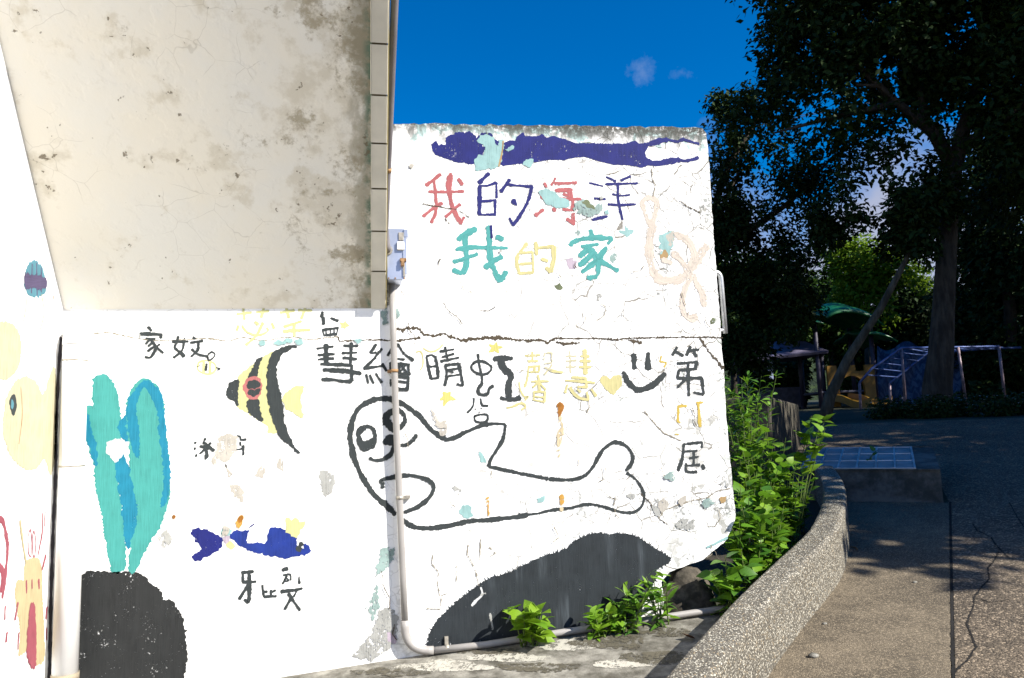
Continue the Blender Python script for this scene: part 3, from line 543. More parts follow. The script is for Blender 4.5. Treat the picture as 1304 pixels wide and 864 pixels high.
mark('painted_character', None, S('J', BLACK, (26,[(158,143),(198,187)]), (34,[(75,222),(180,222),(308,228)]), (32,[(305,228),(302,265)]), (22,[(138,268),(240,275)]), (22,[(200,270),(135,330)]), (24,[(215,310),(165,358)]), (24,[(245,350),(158,408)]), (26,[(195,290),(245,360),(225,430),(180,480),(130,470)]), (22,[(245,360),(328,432)]), (20,[(288,332),(255,365)]))+S('J', GREY, (18,[(68,230),(70,275)])))
mark('painted_character', None, S('J', BLACK, (26,[(490,248),(480,310),(455,370),(520,430),(560,468)]), (24,[(428,305),(602,305)]), (24,[(555,310),(535,400),(442,482)]), (18,[(560,266),(562,272)]), (26,[(658,255),(680,275)]), (26,[(628,318),(765,298)]), (24,[(715,310),(705,400),(637,468)]), (26,[(642,388),(700,440),(815,470)]), (20,[(820,480),(830,440),(865,420),(895,440),(880,480),(830,510),(820,480)])))
mark('painted_bee', None, S('J', YEL2, (17,[(705,580),(720,535),(780,515),(860,525),(905,570),(900,620),(850,660),(780,655),(715,620),(705,580)]), (26,[(775,520),(770,650)]), (24,[(845,525),(840,655)]))+S('J', BLACK, (24,[(808,548),(795,622)]), (10,[(910,590),(955,605),(925,618)]), (13,[(729,568),(733,571)])))
# ---- angelfish
th = [2*math.pi*i/14 for i in range(14)]
mark('painted_fish', 'yellow and black striped angelfish with a red ringed eye', [
    ('p','K',[(125,290),(160,245),(230,185),(290,140),(375,100),(335,170),(325,270),(330,400),(345,500),(380,620),(385,655),(340,650),(330,610),(280,575),(200,515),(125,470),(128,380)],YEL2),
    ('p','K',[(45,395),(60,340),(90,300),(125,288),(130,300),(120,380),(125,465),(85,435)],BLACK),('p','K',[(290,140),(255,160),(225,215),(200,275),(235,280),(262,250),(270,190)],BLACK),('p','K',[(195,430),(250,420),(265,460),(275,500),(285,575),(225,540),(195,505)],BLACK,dict(bristle=.004)),
    ('p','K',[(225+60*math.cos(a),347+74*math.sin(a)) for a in th],CORAL),('p','K',[(188,330),(230,295),(265,305),(272,340),(240,348),(215,343),(195,352)],BLACK),('p','K',[(190,372),(215,362),(240,375),(275,355),(265,385),(225,402)],BLACK),
    ('p','K',[(527,60),(470,58),(410,80),(365,115),(340,170),(328,240),(328,330),(335,430),(355,530),(385,620),(410,680),(480,740),(545,797),(510,740),(460,650),(435,560),(432,460),(415,380),(390,290),(390,190),(425,120),(475,85)],BLACK),
    ('p','K',[(435,425),(460,380),(510,350),(570,340),(555,400),(550,450),(570,550),(520,525),(460,480)],YEL2)])
mark('painted_character', None, S('L', BLACK, (22,[(52,155),(62,158)]), (20,[(48,205),(58,207)]), (21,[(60,262),(70,264)]), (22,[(132,127),(142,133)]), (20,[(122,155),(150,165)]), (24,[(98,185),(150,195)]), (26,[(155,170),(152,282)]), (18,[(150,287),(137,290)]), (22,[(150,195),(97,248)]), (20,[(186,157),(160,190)]), (24,[(160,185),(212,223)])))
mark('painted_character', None, S('L', BLACK, (18,[(402,103),(428,105),(434,133),(478,130)]), (16,[(430,152),(432,180)]), (16,[(402,212),(458,205)]), (20,[(455,180),(455,258)]), smooth=False))
# ---- the seal
mark('painted_seal', 'big black outline drawing of a smiling seal', S('M', BLACK, (27,[(618,312),(540,260),(480,190),(400,125),(345,98),(300,84),(240,82),(180,100),(120,140),(90,200),(72,280),(78,350),(100,440),(150,550),(210,635),(290,710),(332,750)]), (25,[(372,783),(430,820),(500,832),(600,825),(740,798)]))+
    S('N', BLACK, (25,[(20,702),(100,685),(200,668),(300,662),(430,648),(520,634)]), (12,[(520,632),(590,624)]), (16,[(590,624),(650,607),(770,592),(870,570),(960,582),(1060,612),(1140,618),(1190,590),(1212,530),(1190,460),(1150,412),(1108,384)]), (20,[(1105,370),(1135,330),(1145,290),(1120,240),(1080,212),(1030,205),(980,235),(940,290),(900,360),(850,405),(770,425),(650,420)]), (19,[(640,418),(520,395),(400,370),(292,346)]), (18,[(288,344),(305,300),(340,245),(375,180),(390,100)]), (14,[(388,95),(320,92),(270,97)]), (22,[(285,95),(250,102),(150,145),(80,178),(28,187)]))+
    [('p','M',[(110,280),(130,245),(170,232),(210,255),(222,310),(215,355),(170,385),(140,380),(118,340)],BLACK,dict(hole=[(128,300),(145,270),(175,255),(205,275),(208,310),(180,325),(150,330)])),
     ('p','M',[(262,195),(280,160),(310,140),(350,138),(390,170),(395,220),(360,260),(310,270),(270,230)],BLACK,dict(hole=[(300,200),(320,170),(355,160),(385,195),(370,230),(335,240),(305,225)])),
     ('p','M',[(262,335),(290,300),(320,295),(345,330),(330,350),(290,350)],BLACK)]+S('M', BLACK, (20,[(185,426),(220,438),(270,430),(310,400),(328,350)]), (20,[(340,352),(400,348),(440,315),(457,292)]), (22,[(262,598),(258,570),(250,556),(300,540),(400,525),(470,535),(540,565),(555,610),(520,665),(460,710),(388,740)])))
# ---- navy fish and its name
mark('painted_fish', 'small navy blue fish wearing a pale yellow crown', [('p','O',[(82,165),(105,145),(170,150),(240,180),(310,210),(325,250),(310,290),(260,340),(190,360),(150,390),(110,385),(95,365),(140,330),(170,305),(150,260),(120,225)],NAVY2,dict(bristle=.003)),
    ('p','O',[(395,205),(420,175),(470,165),(535,155),(520,210),(515,265),(590,270),(670,265),(690,190),(705,140),(780,150),(850,180),(910,210),(900,285),(930,320),(975,305),(970,270),(985,260),(1018,315),(985,345),(900,360),(800,370),(690,350),(580,325),(520,295),(460,275),(420,235)],BFISH,dict(smooth=False,bristle=.003)),
    ('p','O',[(938,255),(955,252),(965,268),(950,278),(936,270)],BLACK),('p','O',[(908,295),(930,285),(948,298),(935,318),(915,312)],BLACK),('p','O',[(835,170),(835,60),(870,90),(905,65),(930,95),(975,90),(950,140),(910,210)],YEL2,dict(smooth=False)),
    ('p','O',[(325,160),(360,140),(390,165),(385,195),(330,195)],AQUA),('p','O',[(340,225),(355,205),(385,215),(375,250),(345,250)],LILAC),('p','O',[(368,270),(388,245),(425,285),(400,298),(370,290)],YEL),('s','O',9,[(540,135),(578,108)],NAVY)])
mark('painted_character', None, S('O', BLACK, (22,[(480,490),(572,482)]), (20,[(490,490),(490,562)]), (24,[(488,565),(592,562)]), (26,[(540,487),(540,600),(535,722),(503,702)]), (24,[(535,575),(462,698)])))
mark('painted_character', None, S('O', BLACK, (16,[(642,590),(655,680)]), (18,[(652,640),(682,640)]), (20,[(657,680),(752,675)]), (16,[(710,627),(708,678)]), (14,[(717,645),(746,627)])))
mark('painted_character', None, S('O', BLACK, (30,[(800,470),(840,460)]), (14,[(807,510),(860,505),(866,550)]), (16,[(835,515),(802,578)]), (12,[(825,530),(850,552),(815,560)]), (16,[(930,522),(935,578)]), (24,[(790,640),(860,630),(888,630)]), (22,[(897,630),(955,613)]), (14,[(910,640),(890,680)]), (22,[(847,657),(938,786)]), (24,[(870,690),(817,776)])))
# ---- seaweed and rocks
mark('painted_seaweed', 'turquoise seaweed fronds with blue edges', [
    ('p','P',[(95,55),(125,28),(160,45),(185,90),(195,160),(200,250),(190,330),(185,400),(195,500),(215,620),(220,790),(210,822),(170,822),(150,720),(130,590),(108,500),(100,400),(70,290),(50,250),(55,180),(75,155),(98,165)],TEAL2,dict(bristle=.006)),
    ('p','P',[(55,190),(70,195),(85,260),(105,340),(100,390),(75,300),(52,250)],BLUE2),
    ('p','P',[(195,240),(230,195),(235,290),(215,350),(240,420),(265,520),(270,620),(245,720),(228,720),(215,600),(200,500),(185,400),(190,360),(225,300)],BLUE2,dict(bristle=.006)),
    ('p','P',[(230,180),(235,120),(260,70),(300,45),(345,65),(372,120),(385,250),(400,400),(398,520),(360,640),(300,740),(260,828),(240,820),(245,740),(270,640),(275,560),(250,440),(240,300)],TEAL2,dict(bristle=.004)),
    ('p','P',[(295,52),(345,72),(372,125),(385,250),(400,400),(397,510),(370,560),(382,440),(365,260),(350,150)],BLUE2,dict(bristle=.003)),('p','P',[(295,58),(240,120),(232,200),(245,280),(275,360),(275,260),(262,160)],BLUE2,dict(bristle=.005)),
    ('p','P',[(150,300),(190,290),(235,300),(220,340),(180,380),(150,340)],WHITEP,dict(smooth=False))])
mark('painted_rock', 'chipped black rock painted under the seaweed', [('p','U',[(405,345),(460,318),(600,325),(680,325),(745,350),(750,380),(800,400),(825,430),(830,465),(885,480),(920,540),(945,640),(950,760),(935,864),(925,980),(400,980)],BLACK3,dict(smooth=False,jit=.003))])
mark('painted_rock', 'large streaked black rock along the foot of the wall', [('p','S',[(30,600),(70,520),(150,440),(250,360),(330,310),(450,270),(560,215),(700,165),(780,110),(860,82),(950,85),(1030,85),(1090,110),(1150,150),(1235,205),(1200,235),(1165,262),(1150,330),(1000,560),(900,640),(400,780),(30,780)],BLACK2,dict(bristle=.016,jit=.0015,step=.0035,fringe=.009)),('s','S',9,[(285,350),(292,385),(262,415),(240,440)],WHITEP),('s','S',8,[(285,388),(310,378)],GREY),('s','S',10,[(333,480),(345,560)],GREY)])

# ------------------------------------------------------------------ left side wall
side = thing('side_wall', 'sunlit white wall at the left with faded pastel drawings', 'wall', (0, 0, 0))
bm = bmesh.new(); box(bm, SIDE_X-.22, SIDE_X, -2.6, -.001, -.8, 5.2, 0); obj('wall_slab', bm, M_SIDE, side)
M_PIPE_SHADOW = simple('painted pipe shadow', (.020, .014, .022), .6)
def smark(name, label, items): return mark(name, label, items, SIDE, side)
smark('painted_pipe_shadow', 'dark purplish painted shadow down the corner behind the white downpipe', [('s','X',6.5,[(77.5,431),(74,480),(71.5,542),(70,615),(67.5,676),(64.7,761),(62.4,866)],M_PIPE_SHADOW,dict(jit=.04))])  # the downpipe's shadow in the corner, painted on as a dark strip
smark('painted_balloon', 'blue and purple striped balloon', [('p','Q',[(90,110),(95,70),(120,38),(145,50),(165,100),(168,140),(140,165),(110,160),(92,135)],SKYB)]+S('Q', PURP, (7,[(117,48),(114,153)]), (7,[(133,45),(135,162)]), (7,[(150,62),(150,150)]), (38,[(92,110),(168,115)]), smooth=False, jit=.04)+S('Q', CREAM, (5,[(98,165),(92,220),(82,270)]), (5,[(152,160),(160,230),(140,310)])))
smark('painted_circle', None, [('p','Q',[(-80,300),(-40,262),(0,262),(40,270),(70,310),(75,380),(55,440),(20,465),(-40,466),(-85,420)],CREAM)])
smark('painted_fish', 'pale cream fish with one dark eye', [('p','Q',[(12,620),(25,540),(60,480),(100,465),(135,490),(160,525),(200,430),(205,700),(185,820),(165,760),(130,795),(90,795),(40,750),(15,680)],CREAM),('p','Q',[(36,560),(42,532),(52,535),(58,570),(50,602),(40,590)],BLACK),('p','Q',[(42,548),(48,560),(44,575)],SKYB)]+S('Q', RUSTD, (3.5,[(75,498),(80,600),(68,708)]))+S('Q', RUSTD, (7,[(196,162),(197,178)])))
smark('painted_crab', None, S('R', PINK, (26,[(-25,150),(10,155),(28,230),(32,300),(22,400),(10,500)]), (30,[(-20,360),(10,380),(5,470)]), (14,[(22,540),(20,600)]), (20,[(30,660),(26,700)])))
smark('painted_rabbit', 'cream rabbit with rose ears and a long rose mouth', [('p','R',[(110,360),(130,325),(170,330),(185,380),(190,500),(200,760),(165,800),(120,740),(85,760),(90,640),(70,520),(75,430),(105,425)],SAND)]+S('R', PINK, (7,[(125,230),(135,195),(142,240),(140,310),(128,300),(125,230)]), (7,[(145,230),(152,200),(160,250),(155,315),(147,300),(145,230)]), (11,[(190,120),(190,200),(170,310)]), (8,[(202,115),(200,180)]), (11,[(117,425),(118,480)]), (9,[(142,420),(143,460)]), (14,[(172,420),(175,460)]), (14,[(205,310),(188,375)]), (16,[(78,525),(66,600)]), (16,[(210,545),(206,595)]), (14,[(208,640),(208,690)]), (10,[(82,660),(78,735)]))+S('R', SAND, (12,[(88,150),(100,250),(115,340)]))+[('p','R',[(140,525),(155,560),(160,720),(155,810),(125,790),(120,690),(130,580)],PINK)])
# ------------------------------------------------------------------ ground sheets
def conc_mat(name, c, dark, scale=1.0, bump=.5, stain=.5, agg=0.0, acon=1.0):
    t = NT(name); n1 = t.noise(1.3*scale, 6, .65); n2 = t.noise(7*scale, 6, .65); n3 = t.noise(130*scale, 3, .7)
    col = t.mix(t.step(t.math('ADD', t.math('MULTIPLY', n1, .6), t.math('MULTIPLY', n2, .4)), .40, .62), dark, c)
    col = t.mix(t.math('MULTIPLY', t.step(n3, .52, .7), stain), col, tuple(v*.35 for v in c))
    if agg:
        v = t.n('ShaderNodeTexVoronoi'); v.inputs['Scale'].default_value = agg; t.l(t.co, v.inputs['Vector'])
        s = t.n('ShaderNodeSeparateColor'); t.l(v.outputs['Color'], s.inputs[0])
        col = t.mix(t.math('MULTIPLY', t.step(s.outputs[0], .62, .9), acon), col, tuple(min(.6, v*2.6) for v in c)); col = t.mix(t.math('MULTIPLY', t.step(s.outputs[1], .7, .95), acon), col, tuple(v*.3 for v in c))
        t.bump(t.math('ADD', t.math('MULTIPLY', v.outputs['Distance'], -1.0), t.math('MULTIPLY', n2, .6)), bump, .006)
    else: t.bump(t.math('ADD', n3, t.math('MULTIPLY', n2, 1.5)), bump, .006)
    return t.fin(col, .85)
M_APRON = conc_mat('stained apron concrete', (.30, .285, .245), (.07, .064, .05), 1.6, .7, .55)
M_WALK = conc_mat('worn pavement concrete', (.155, .125, .085), (.08, .065, .045), 1.4, .6, .5, 200, .5)
M_ROAD = conc_mat('coarse asphalt', (.125, .098, .068), (.066, .053, .038), 1.0, 1.0, .4, 105, .75)
M_SOIL = conc_mat('dark soil', (.06, .05, .035), (.03, .028, .02), 2, .8)
M_PLAY = conc_mat('playground earth', (.05, .05, .03), (.02, .028, .012), .6, .8)
M_BLOCK = conc_mat('old dark concrete', (.17, .16, .14), (.05, .052, .045), 2.0, .6, .4)
def agg_mat():
    t = NT('exposed aggregate'); v = t.n('ShaderNodeTexVoronoi'); v.inputs['Scale'].default_value = 128; t.l(t.co, v.inputs['Vector'])
    s = t.n('ShaderNodeSeparateColor'); t.l(v.outputs['Color'], s.inputs[0])
    col = t.mix(t.step(s.outputs[0], .2, .8), (.19, .172, .135), (.56, .525, .43)); col = t.mix(t.step(s.outputs[1], .58, .66), col, (.055, .05, .042)); col = t.mix(t.step(s.outputs[2], .88, .93), col, (.30, .23, .14))
    col = t.mix(t.step(v.outputs['Distance'], .36, .56), col, (.10, .09, .072))
    col = t.mix(t.math('MULTIPLY', t.step(t.noise(4, 5), .5, .75), .45), col, (.11, .105, .09))
    t.bump(v.outputs['Distance'], .7, -.006); return t.fin(col, .7)
M_AGG = agg_mat()
def grid_ground():
    bm = bmesh.new(); ps = [-300, -60, -20, -6]+list(np.linspace(-4, CREST, 9))+[14, 18, 24, 32, 45, 90, 200, 500]; qs = [-500, -150, -50, -20, -10, -5, 0, 5, 10, 20, 40, 80, 200, 500]
    V = {}
    for i, p in enumerate(ps):
        for j, q in enumerate(qs):
            x = p*math.sin(PHI)+q*math.cos(PHI); y = p*math.cos(PHI)-q*math.sin(PHI)-4
            V[i, j] = bm.verts.new((x, y, gz(x, y)))
    for i in range(len(ps)-1):
        for j in range(len(qs)-1): bm.faces.new((V[i, j], V[i, j+1], V[i+1, j+1], V[i+1, j]))
    bmesh.ops.recalc_face_normals(bm, faces=bm.faces[:])
    if bm.faces[0].normal.z < 0: bmesh.ops.reverse_faces(bm, faces=bm.faces[:])
    return bm
struct(obj('ground', grid_ground(), M_PLAY))
def sheet(name, pts, mat, lift):
    bm = bmesh.new(); tri = geometry.tessellate_polygon([[Vector((p[0], p[1], 0)) for p in pts]])
    vs = [bm.verts.new((p[0], p[1], gz(p[0], p[1])+lift)) for p in pts]
    for t in tri: bm.faces.new([vs[i] for i in t])
    bm.normal_update()
    for f in bm.faces:
        if f.normal.z < 0: f.normal_flip()
    return struct(obj(name, bm, mat))
H_LOW = .28
low_out = [on_ground(*p, H_LOW)[:2] for p in [(1061, 593), (1074, 612)]]+[on_ground(*p)[:2] for p in [(1082.5, 690), (1079, 713), (1071, 738), (1051, 766), (1030, 792), (1010, 818), (989, 847), (978, 864)]]
dlast = low_out[-1]-low_out[-2]; dlast = dlast/np.linalg.norm(dlast)
low_out = low_out+[low_out[-1]+dlast*.4, low_out[-1]+dlast*.9+np.array([.02, 0]), low_out[-1]+dlast*1.7+np.array([.10, 0]), low_out[-1]+dlast*2.8+np.array([.35, 0])]
low_c = catmull(low_out, .05)
def normals2(C):
    out = []
    for i in range(len(C)):
        t = C[min(i+1, len(C)-1)]-C[max(i-1, 0)]; t = t/np.linalg.norm(t); out.append(np.array([t[1], -t[0]]))
    return out                                   # path runs from the far end towards the camera
low_n = normals2(low_c)
if low_n[40]@np.array([1, -1]) < 0: low_n = [-v for v in low_n]   # outward = towards the pavement
W_LOW = .15
mid = [c-nv*W_LOW*.5 for c, nv in zip(low_c, low_n)]
F_ = np.array([4.37, 1.39]); PU = np.array([.8, -.6]); PV = np.array([.6, .8])
pit_fl = F_-PU*1.05; pit_bl = pit_fl+PV*1.12; pit_br = F_+PV*1.12
seam = [np.array(on_ground(x, y)[:2]) for x, y in [(1210, 640), (1211, 700), (1213, 800), (1214, 864)]]
sd_ = seam[-1]-seam[0]; sd_ = sd_/np.linalg.norm(sd_)
seam_far = seam+[seam[-1]+sd_*3.0, seam[-1]+sd_*9.0]
sheet('pavement', [tuple(p) for p in mid[::3]]+[tuple(mid[-1]+np.array([-.5, -3.0]))]+[tuple(p-np.array([.006, -.005])) for p in seam_far[::-1]]+[tuple(F_+PU*.04-PV*.0), tuple(pit_fl)], M_WALK, .004)
cp = lambda q: np.array([11.79*math.sin(PHI)+q*math.cos(PHI), 11.79*math.cos(PHI)-q*math.sin(PHI)-4])
C1, C2 = cp(0.1), cp(9.5)
sheet('road', [tuple(p+np.array([.006, -.005])) for p in seam_far[::-1]]+[tuple(F_+PU*.05), tuple(F_+PU*.02+PV*1.12), tuple(pit_bl), (4.2, 3.9), (5.2, 5.0), tuple(C1), tuple(C2), (16, -4), (6, -14)], M_ROAD, .004)
apr = [(-1.5, .05), (2.02, .05), (2.35, .35), (2.75, .42)]
near = [tuple(p) for p in mid[::3] if p[1] < .35]
sheet('apron', apr+near+[tuple(mid[-1])]+[(-3.5, -4.5), (-3.5, .05)], M_APRON, .004)
sheet('planting_bed', [(2.02, .06), (2.35, .36), (2.76, .43)]+[tuple(p) for p in mid[::-3] if p[1] > .45]+[tuple(pit_bl), (4.1, 3.9), (5.0, 5.0), (4.4, 5.2), (2.0, 1.2)], M_SOIL, .006)
# cracks in the asphalt and the open joint beside it
gu = np.array([math.cos(PHI), -math.sin(PHI), 0]); gv = np.array([math.sin(PHI), math.cos(PHI), SLOPE]); gv = gv/np.linalg.norm(gv)
GROUND = Surf((0, -4, .004), gu, gv)
M_CRK = simple('crack filling', (.012, .011, .01), .95)
road = bpy.data.objects['road']
gp = Paint(GROUND, .002)
for wpx, P in ((2.6, [(1239, 668), (1244, 676), (1253, 680), (1262, 685), (1268, 694), (1275, 702), (1284, 710)]), (2.2, [(1272, 703), (1266, 715), (1258, 724), (1260, 738), (1250, 748), (1241, 761), (1239, 775), (1231, 795), (1236, 806), (1243, 825), (1233, 840), (1216, 856)]), (1.6, [(1241, 761), (1262, 768), (1285, 764)]), (1.8, [(1285, 640), (1296, 660), (1304, 672)])):
    gp.ribbon([GROUND.uv(*p) for p in P], wpx*.0021, M_CRK, smooth=False, jit=.4)
gp.done('crack', road)
gp = Paint(GROUND, .0015); gp.ribbon([tuple(((p[0])*gu[0]+(p[1]+4)*gu[1], ((p[0])*gv[0]+(p[1]+4)*gv[1]+gz(*p)*gv[2]))) for p in seam_far], .008, M_CRK, smooth=False, jit=.25); gp.done('joint', road)

# old paint spills and moss on the apron
gp = Paint(GROUND, .002); SPILL = paint('old paint spill', (225, 220, 205), .52, .2, 0, 1.0); MOSSD = paint('dark moss', (112, 106, 90), .56, .3, 0, 1.2)
for (cx, cy, rx, ry, mt) in ((720, 822, 55, 7, SPILL), (640, 838, 60, 6, SPILL), (800, 846, 50, 5, SPILL), (560, 850, 70, 8, SPILL), (690, 850, 60, 7, MOSSD), (780, 818, 60, 9, MOSSD), (830, 838, 50, 10, MOSSD), (500, 856, 50, 6, MOSSD), (850, 806, 40, 7, MOSSD), (620, 830, 45, 4, MOSSD)):
    gp.poly_uv([GROUND.uv(cx+rx*math.cos(a)*rng.uniform(.6, 1.1), cy+ry*math.sin(a)*rng.uniform(.5, 1.1)) for a in [k*.52 for k in range(12)]], mt, fringe=.012)
gp.done('stain', bpy.data.objects['apron'])
# ------------------------------------------------------------------ low curved aggregate wall
bm = bmesh.new(); prof = [(0.0, -.25), (0.0, H_LOW-.02), (-.006, H_LOW-.006), (-.02, H_LOW), (-W_LOW+.02, H_LOW), (-W_LOW+.006, H_LOW-.006), (-W_LOW, H_LOW-.02), (-W_LOW, -.25)]
rings = []
for c, nv in zip(low_c, low_n):
    r = []
    for o, z in prof:
        q = c+nv*o; r.append(bm.verts.new((q[0], q[1], gz(*c)+z+rng.gauss(0, .0008))))
    rings.append(r)
for a, b in zip(rings, rings[1:]):
    for k in range(len(prof)-1): bm.faces.new((a[k], a[k+1], b[k+1], b[k]))
bm.faces.new(rings[0]); bm.faces.new(rings[-1][::-1]); bmesh.ops.recalc_face_normals(bm, faces=bm.faces[:])
tag(obj('low_wall', bm, M_AGG, None, False), 'low curving wall of exposed pebble aggregate beside the pavement', 'low wall')

# ------------------------------------------------------------------ drain pit with its gridded cover
pit = thing('drain_pit', 'concrete drain pit with a gridded steel cover at the end of the pavement', 'drain pit', (F_[0], F_[1], gz(*F_)))
def pitpt(a, b, h):
    q = F_-PU*a+PV*b; return Vector((q[0], q[1], gz(*q)+h))-Vector(pit.location)
def pitbox(bm, a0, a1, b0, b1, h0, h1, bev=0):
    r = bmesh.ops.create_cube(bm, size=1.0)['verts']
    for v in r:
        v.co = pitpt(a0+(a1-a0)*(v.co.x+.5), b0+(b1-b0)*(v.co.y+.5), h0+(h1-h0)*(v.co.z+.5))
    if bev: bmesh.ops.bevel(bm, geom=list({e for v in r for e in v.link_edges}), offset=bev, segments=2, affect='EDGES')
bm = bmesh.new(); pitbox(bm, 0, 1.05, 0, 1.12, -.3, .25, .012); obj('concrete_body', bm, M_BLOCK, pit)
M_STEELB = simple('galvanised cover', (.30, .30, .30), .6, .2, 6, .15, .0, spec=.2); M_RIB = simple('worn rib', (.55, .57, .6), .4, .2, 6, 0, .6, spec=.5)
bm = bmesh.new()
ca0, ca1, cb0, cb1 = .16, 1.00, .03, 1.09; nx, ny = 6, 3
for i in range(nx+1):
    a = ca0+(ca1-ca0)*i/nx; pitbox(bm, a-.008, a+.008, cb0, cb1, .251, .266)
for j in range(ny+1):
    b = cb0+(cb1-cb0)*j/ny; pitbox(bm, ca0-.008, ca1+.008, b-.008, b+.008, .2505, .2645)
obj('cover_frame', bm, M_RIB, pit)
for i in range(nx):
    for j in range(ny):
        bm = bmesh.new(); a0 = ca0+(ca1-ca0)*i/nx+.010; a1 = ca0+(ca1-ca0)*(i+1)/nx-.010; b0 = cb0+(cb1-cb0)*j/ny+.010; b1 = cb0+(cb1-cb0)*(j+1)/ny-.010
        pitbox(bm, a0, a1, b0, b1, .2495, .259); obj('cover_panel', bm, M_STEELB, pit)

# ------------------------------------------------------------------ retaining wall behind the weeds
M_STONE = conc_mat('mossy retaining wall', (.08, .068, .05), (.03, .03, .022), 2.2, .7, .4)
bm = bmesh.new()
ra, rb = Vector((3.42, 2.14, 0)), Vector((5.28, 4.80, 0)); dd = (rb-ra).normalized(); nn = Vector((dd.y, -dd.x, 0))
Mx = Matrix(((dd.x, -nn.x, 0, ra.x), (dd.y, -nn.y, 0, ra.y), (0, 0, 1, 0), (0, 0, 0, 1)))
L_ = (rb-ra).length
box(bm, 0, L_, 0, .55, .3, 1.76, 0, .02, Mx); tag(obj('retaining_wall', bm, M_STONE), 'dark mossy retaining wall end beside the road behind the weeds', 'retaining wall')

# ------------------------------------------------------------------ sloping slab over the wall
def soffit_mat():
    t = NT('stained beige soffit'); X, Y, Z = t.xyz()
    big = t.noise(1.7, 5, .6); med = t.noise(6, 6, .65); fin = t.noise(34, 6, .7); r = t.step(X, -.75, .06); edge = t.step(X, -.16, .07)
    col = t.mix(t.step(big, .35, .65), (.80, .75, .645), (.77, .745, .68))
    col = t.mix(t.math('MULTIPLY', t.step(t.math('ADD', med, t.math('MULTIPLY', r, .10)), .54, .68), .55), col, (.56, .50, .385))
    st = t.math('ADD', t.math('ADD', t.math('MULTIPLY', t.noise(4.5, 8, .7), .8), t.math('MULTIPLY', fin, .35)), t.math('MULTIPLY', r, .16))
    col = t.mix(t.math('MULTIPLY', t.step(st, .70, .82), .7), col, (.27, .22, .13))
    em = t.math('ADD', t.noise(7, 7, .7, t.mapping((1, .6, .6))), t.math('MULTIPLY', edge, .36))
    col = t.mix(t.math('MULTIPLY', t.step(em, .66, .84), t.math('MULTIPLY', edge, .7)), col, (.20, .175, .11))
    col = t.mix(t.math('MULTIPLY', t.step(X, .025, .06), t.step(t.noise(13, 5, .7), .42, .6)), col, (.12, .17, .12))
    chip = t.step(t.math('ADD', t.noise(26, 5, .6), t.math('MULTIPLY', t.math('SUBTRACT', med, .5), .7)), .70, .725)
    col = t.mix(t.math('MULTIPLY', chip, .8), col, (.15, .115, .07))
    c1 = t.voro(7, 'DISTANCE_TO_EDGE', t.warp(.08, 6)); ln = t.math('MULTIPLY', t.step(c1, .012, .003), t.step(t.noise(2.3, 3), .52, .6))
    col = t.mix(t.math('MULTIPLY', ln, .22), col, (.2, .16, .1))
    h = t.math('SUBTRACT', t.math('ADD', t.math('MULTIPLY', t.step(t.noise(3.2, 5, .6), .47, .53), .35), t.math('MULTIPLY', med, 1.2)), t.math('MULTIPLY', chip, 1.5))
    t.bump(h, .5, .004); return t.fin(col, .85)
M_SOFF = soffit_mat()
slab = thing('sloping_slab', 'sloping stained beige underside of a stair slab edged with narrow tiles', 'stair slab', (0, 0, 0))
dS = np.array([0, -math.cos(TH), math.sin(TH)]); nUp = np.array([0, math.sin(TH), math.cos(TH)]); oS = np.array([0, 0, SOFF_Z])
def slabbox(bm, x0, x1, t0, t1, n0, n1, bev=0):
    r = bmesh.ops.create_cube(bm, size=1.0)['verts']
    for v in r:
        v.co = Vector(oS+np.array([x0+(x1-x0)*(v.co.x+.5), 0, 0])+dS*(t0+(t1-t0)*(v.co.y+.5))+nUp*(n0+(n1-n0)*(v.co.z+.5)))
    if bev: bmesh.ops.bevel(bm, geom=list({e for v in r for e in v.link_edges}), offset=bev, segments=1, affect='EDGES')
XL, XR = .068, .137
bm = bmesh.new(); slabbox(bm, SIDE_X-.1, XR-.002, -.03, 3.4, 0, .16); obj('slab', bm, M_SOFF, slab)
M_TILE = simple('beige edge tile', (.64, .60, .50), .45, .10, 5, .05, 0, spec=.4); M_GROUT = simple('dark grout', (.10, .08, .05), .9)
bm = bmesh.new(); slabbox(bm, XL+.004, XR-.003, 0, 3.3, -.0015, .001); obj('grout', bm, M_GROUT, slab)
bm = bmesh.new(); slabbox(bm, XR+.0015, XR+.007, 0, 3.3, -.003, .05); obj('lit_tile_edge', bm, simple('painted sunlit edge', (.60, .50, .22), .6), slab)  # added strip whose yellow colour paints in the sunlight on the tile edge
for k in range(14):
    bm = bmesh.new(); slabbox(bm, XL+rng.gauss(0, .0006), XR+rng.gauss(0, .0006), .004+k*.2155, .004+k*.2155+.2035, -.006, .003, .002); obj('tile', bm, M_TILE, slab)
# ------------------------------------------------------------------ pipes and box
def onY(px, py, Y):
    d = ray(px, py); return Vector(EYE+d*((Y-EYE[1])/d[1]))
M_PVC = simple('grey pvc', (.27, .255, .24), .45, .08, 4, 0, 0, spec=.4); M_PVCD = simple('grey conduit', (.15, .14, .15), .5, .15, 6, 0, 0, spec=.4); M_RUSTM = simple('rusty clamp', (.26, .15, .07), .7, .5, 40); M_STEEL = simple('stainless sheet', (.46, .50, .60), .38, .12, 5, .05, .75, spec=.5); M_GALV = simple('galvanised clip', (.36, .33, .28), .45, .3, 30, 0, .5); M_WPIPE = simple('white painted pipe', (.80, .79, .77), .5, .05, 3, .03, spec=.35)
M_RAIL = simple('painted rail', (.52, .53, .54), .35, .2, 20, 0, .5, spec=.5)
box_t = thing('junction_box', 'stainless steel electrical box with a rusty latch under the tiled edge', 'electrical box', onY(500, 357, 0))
bx = Vector(box_t.location); YB = -.13
xl, xr = .150, onY(512, 320, YB).x; zt_, zb_ = onY(500, 294, YB).z, onY(500, 357, YB).z
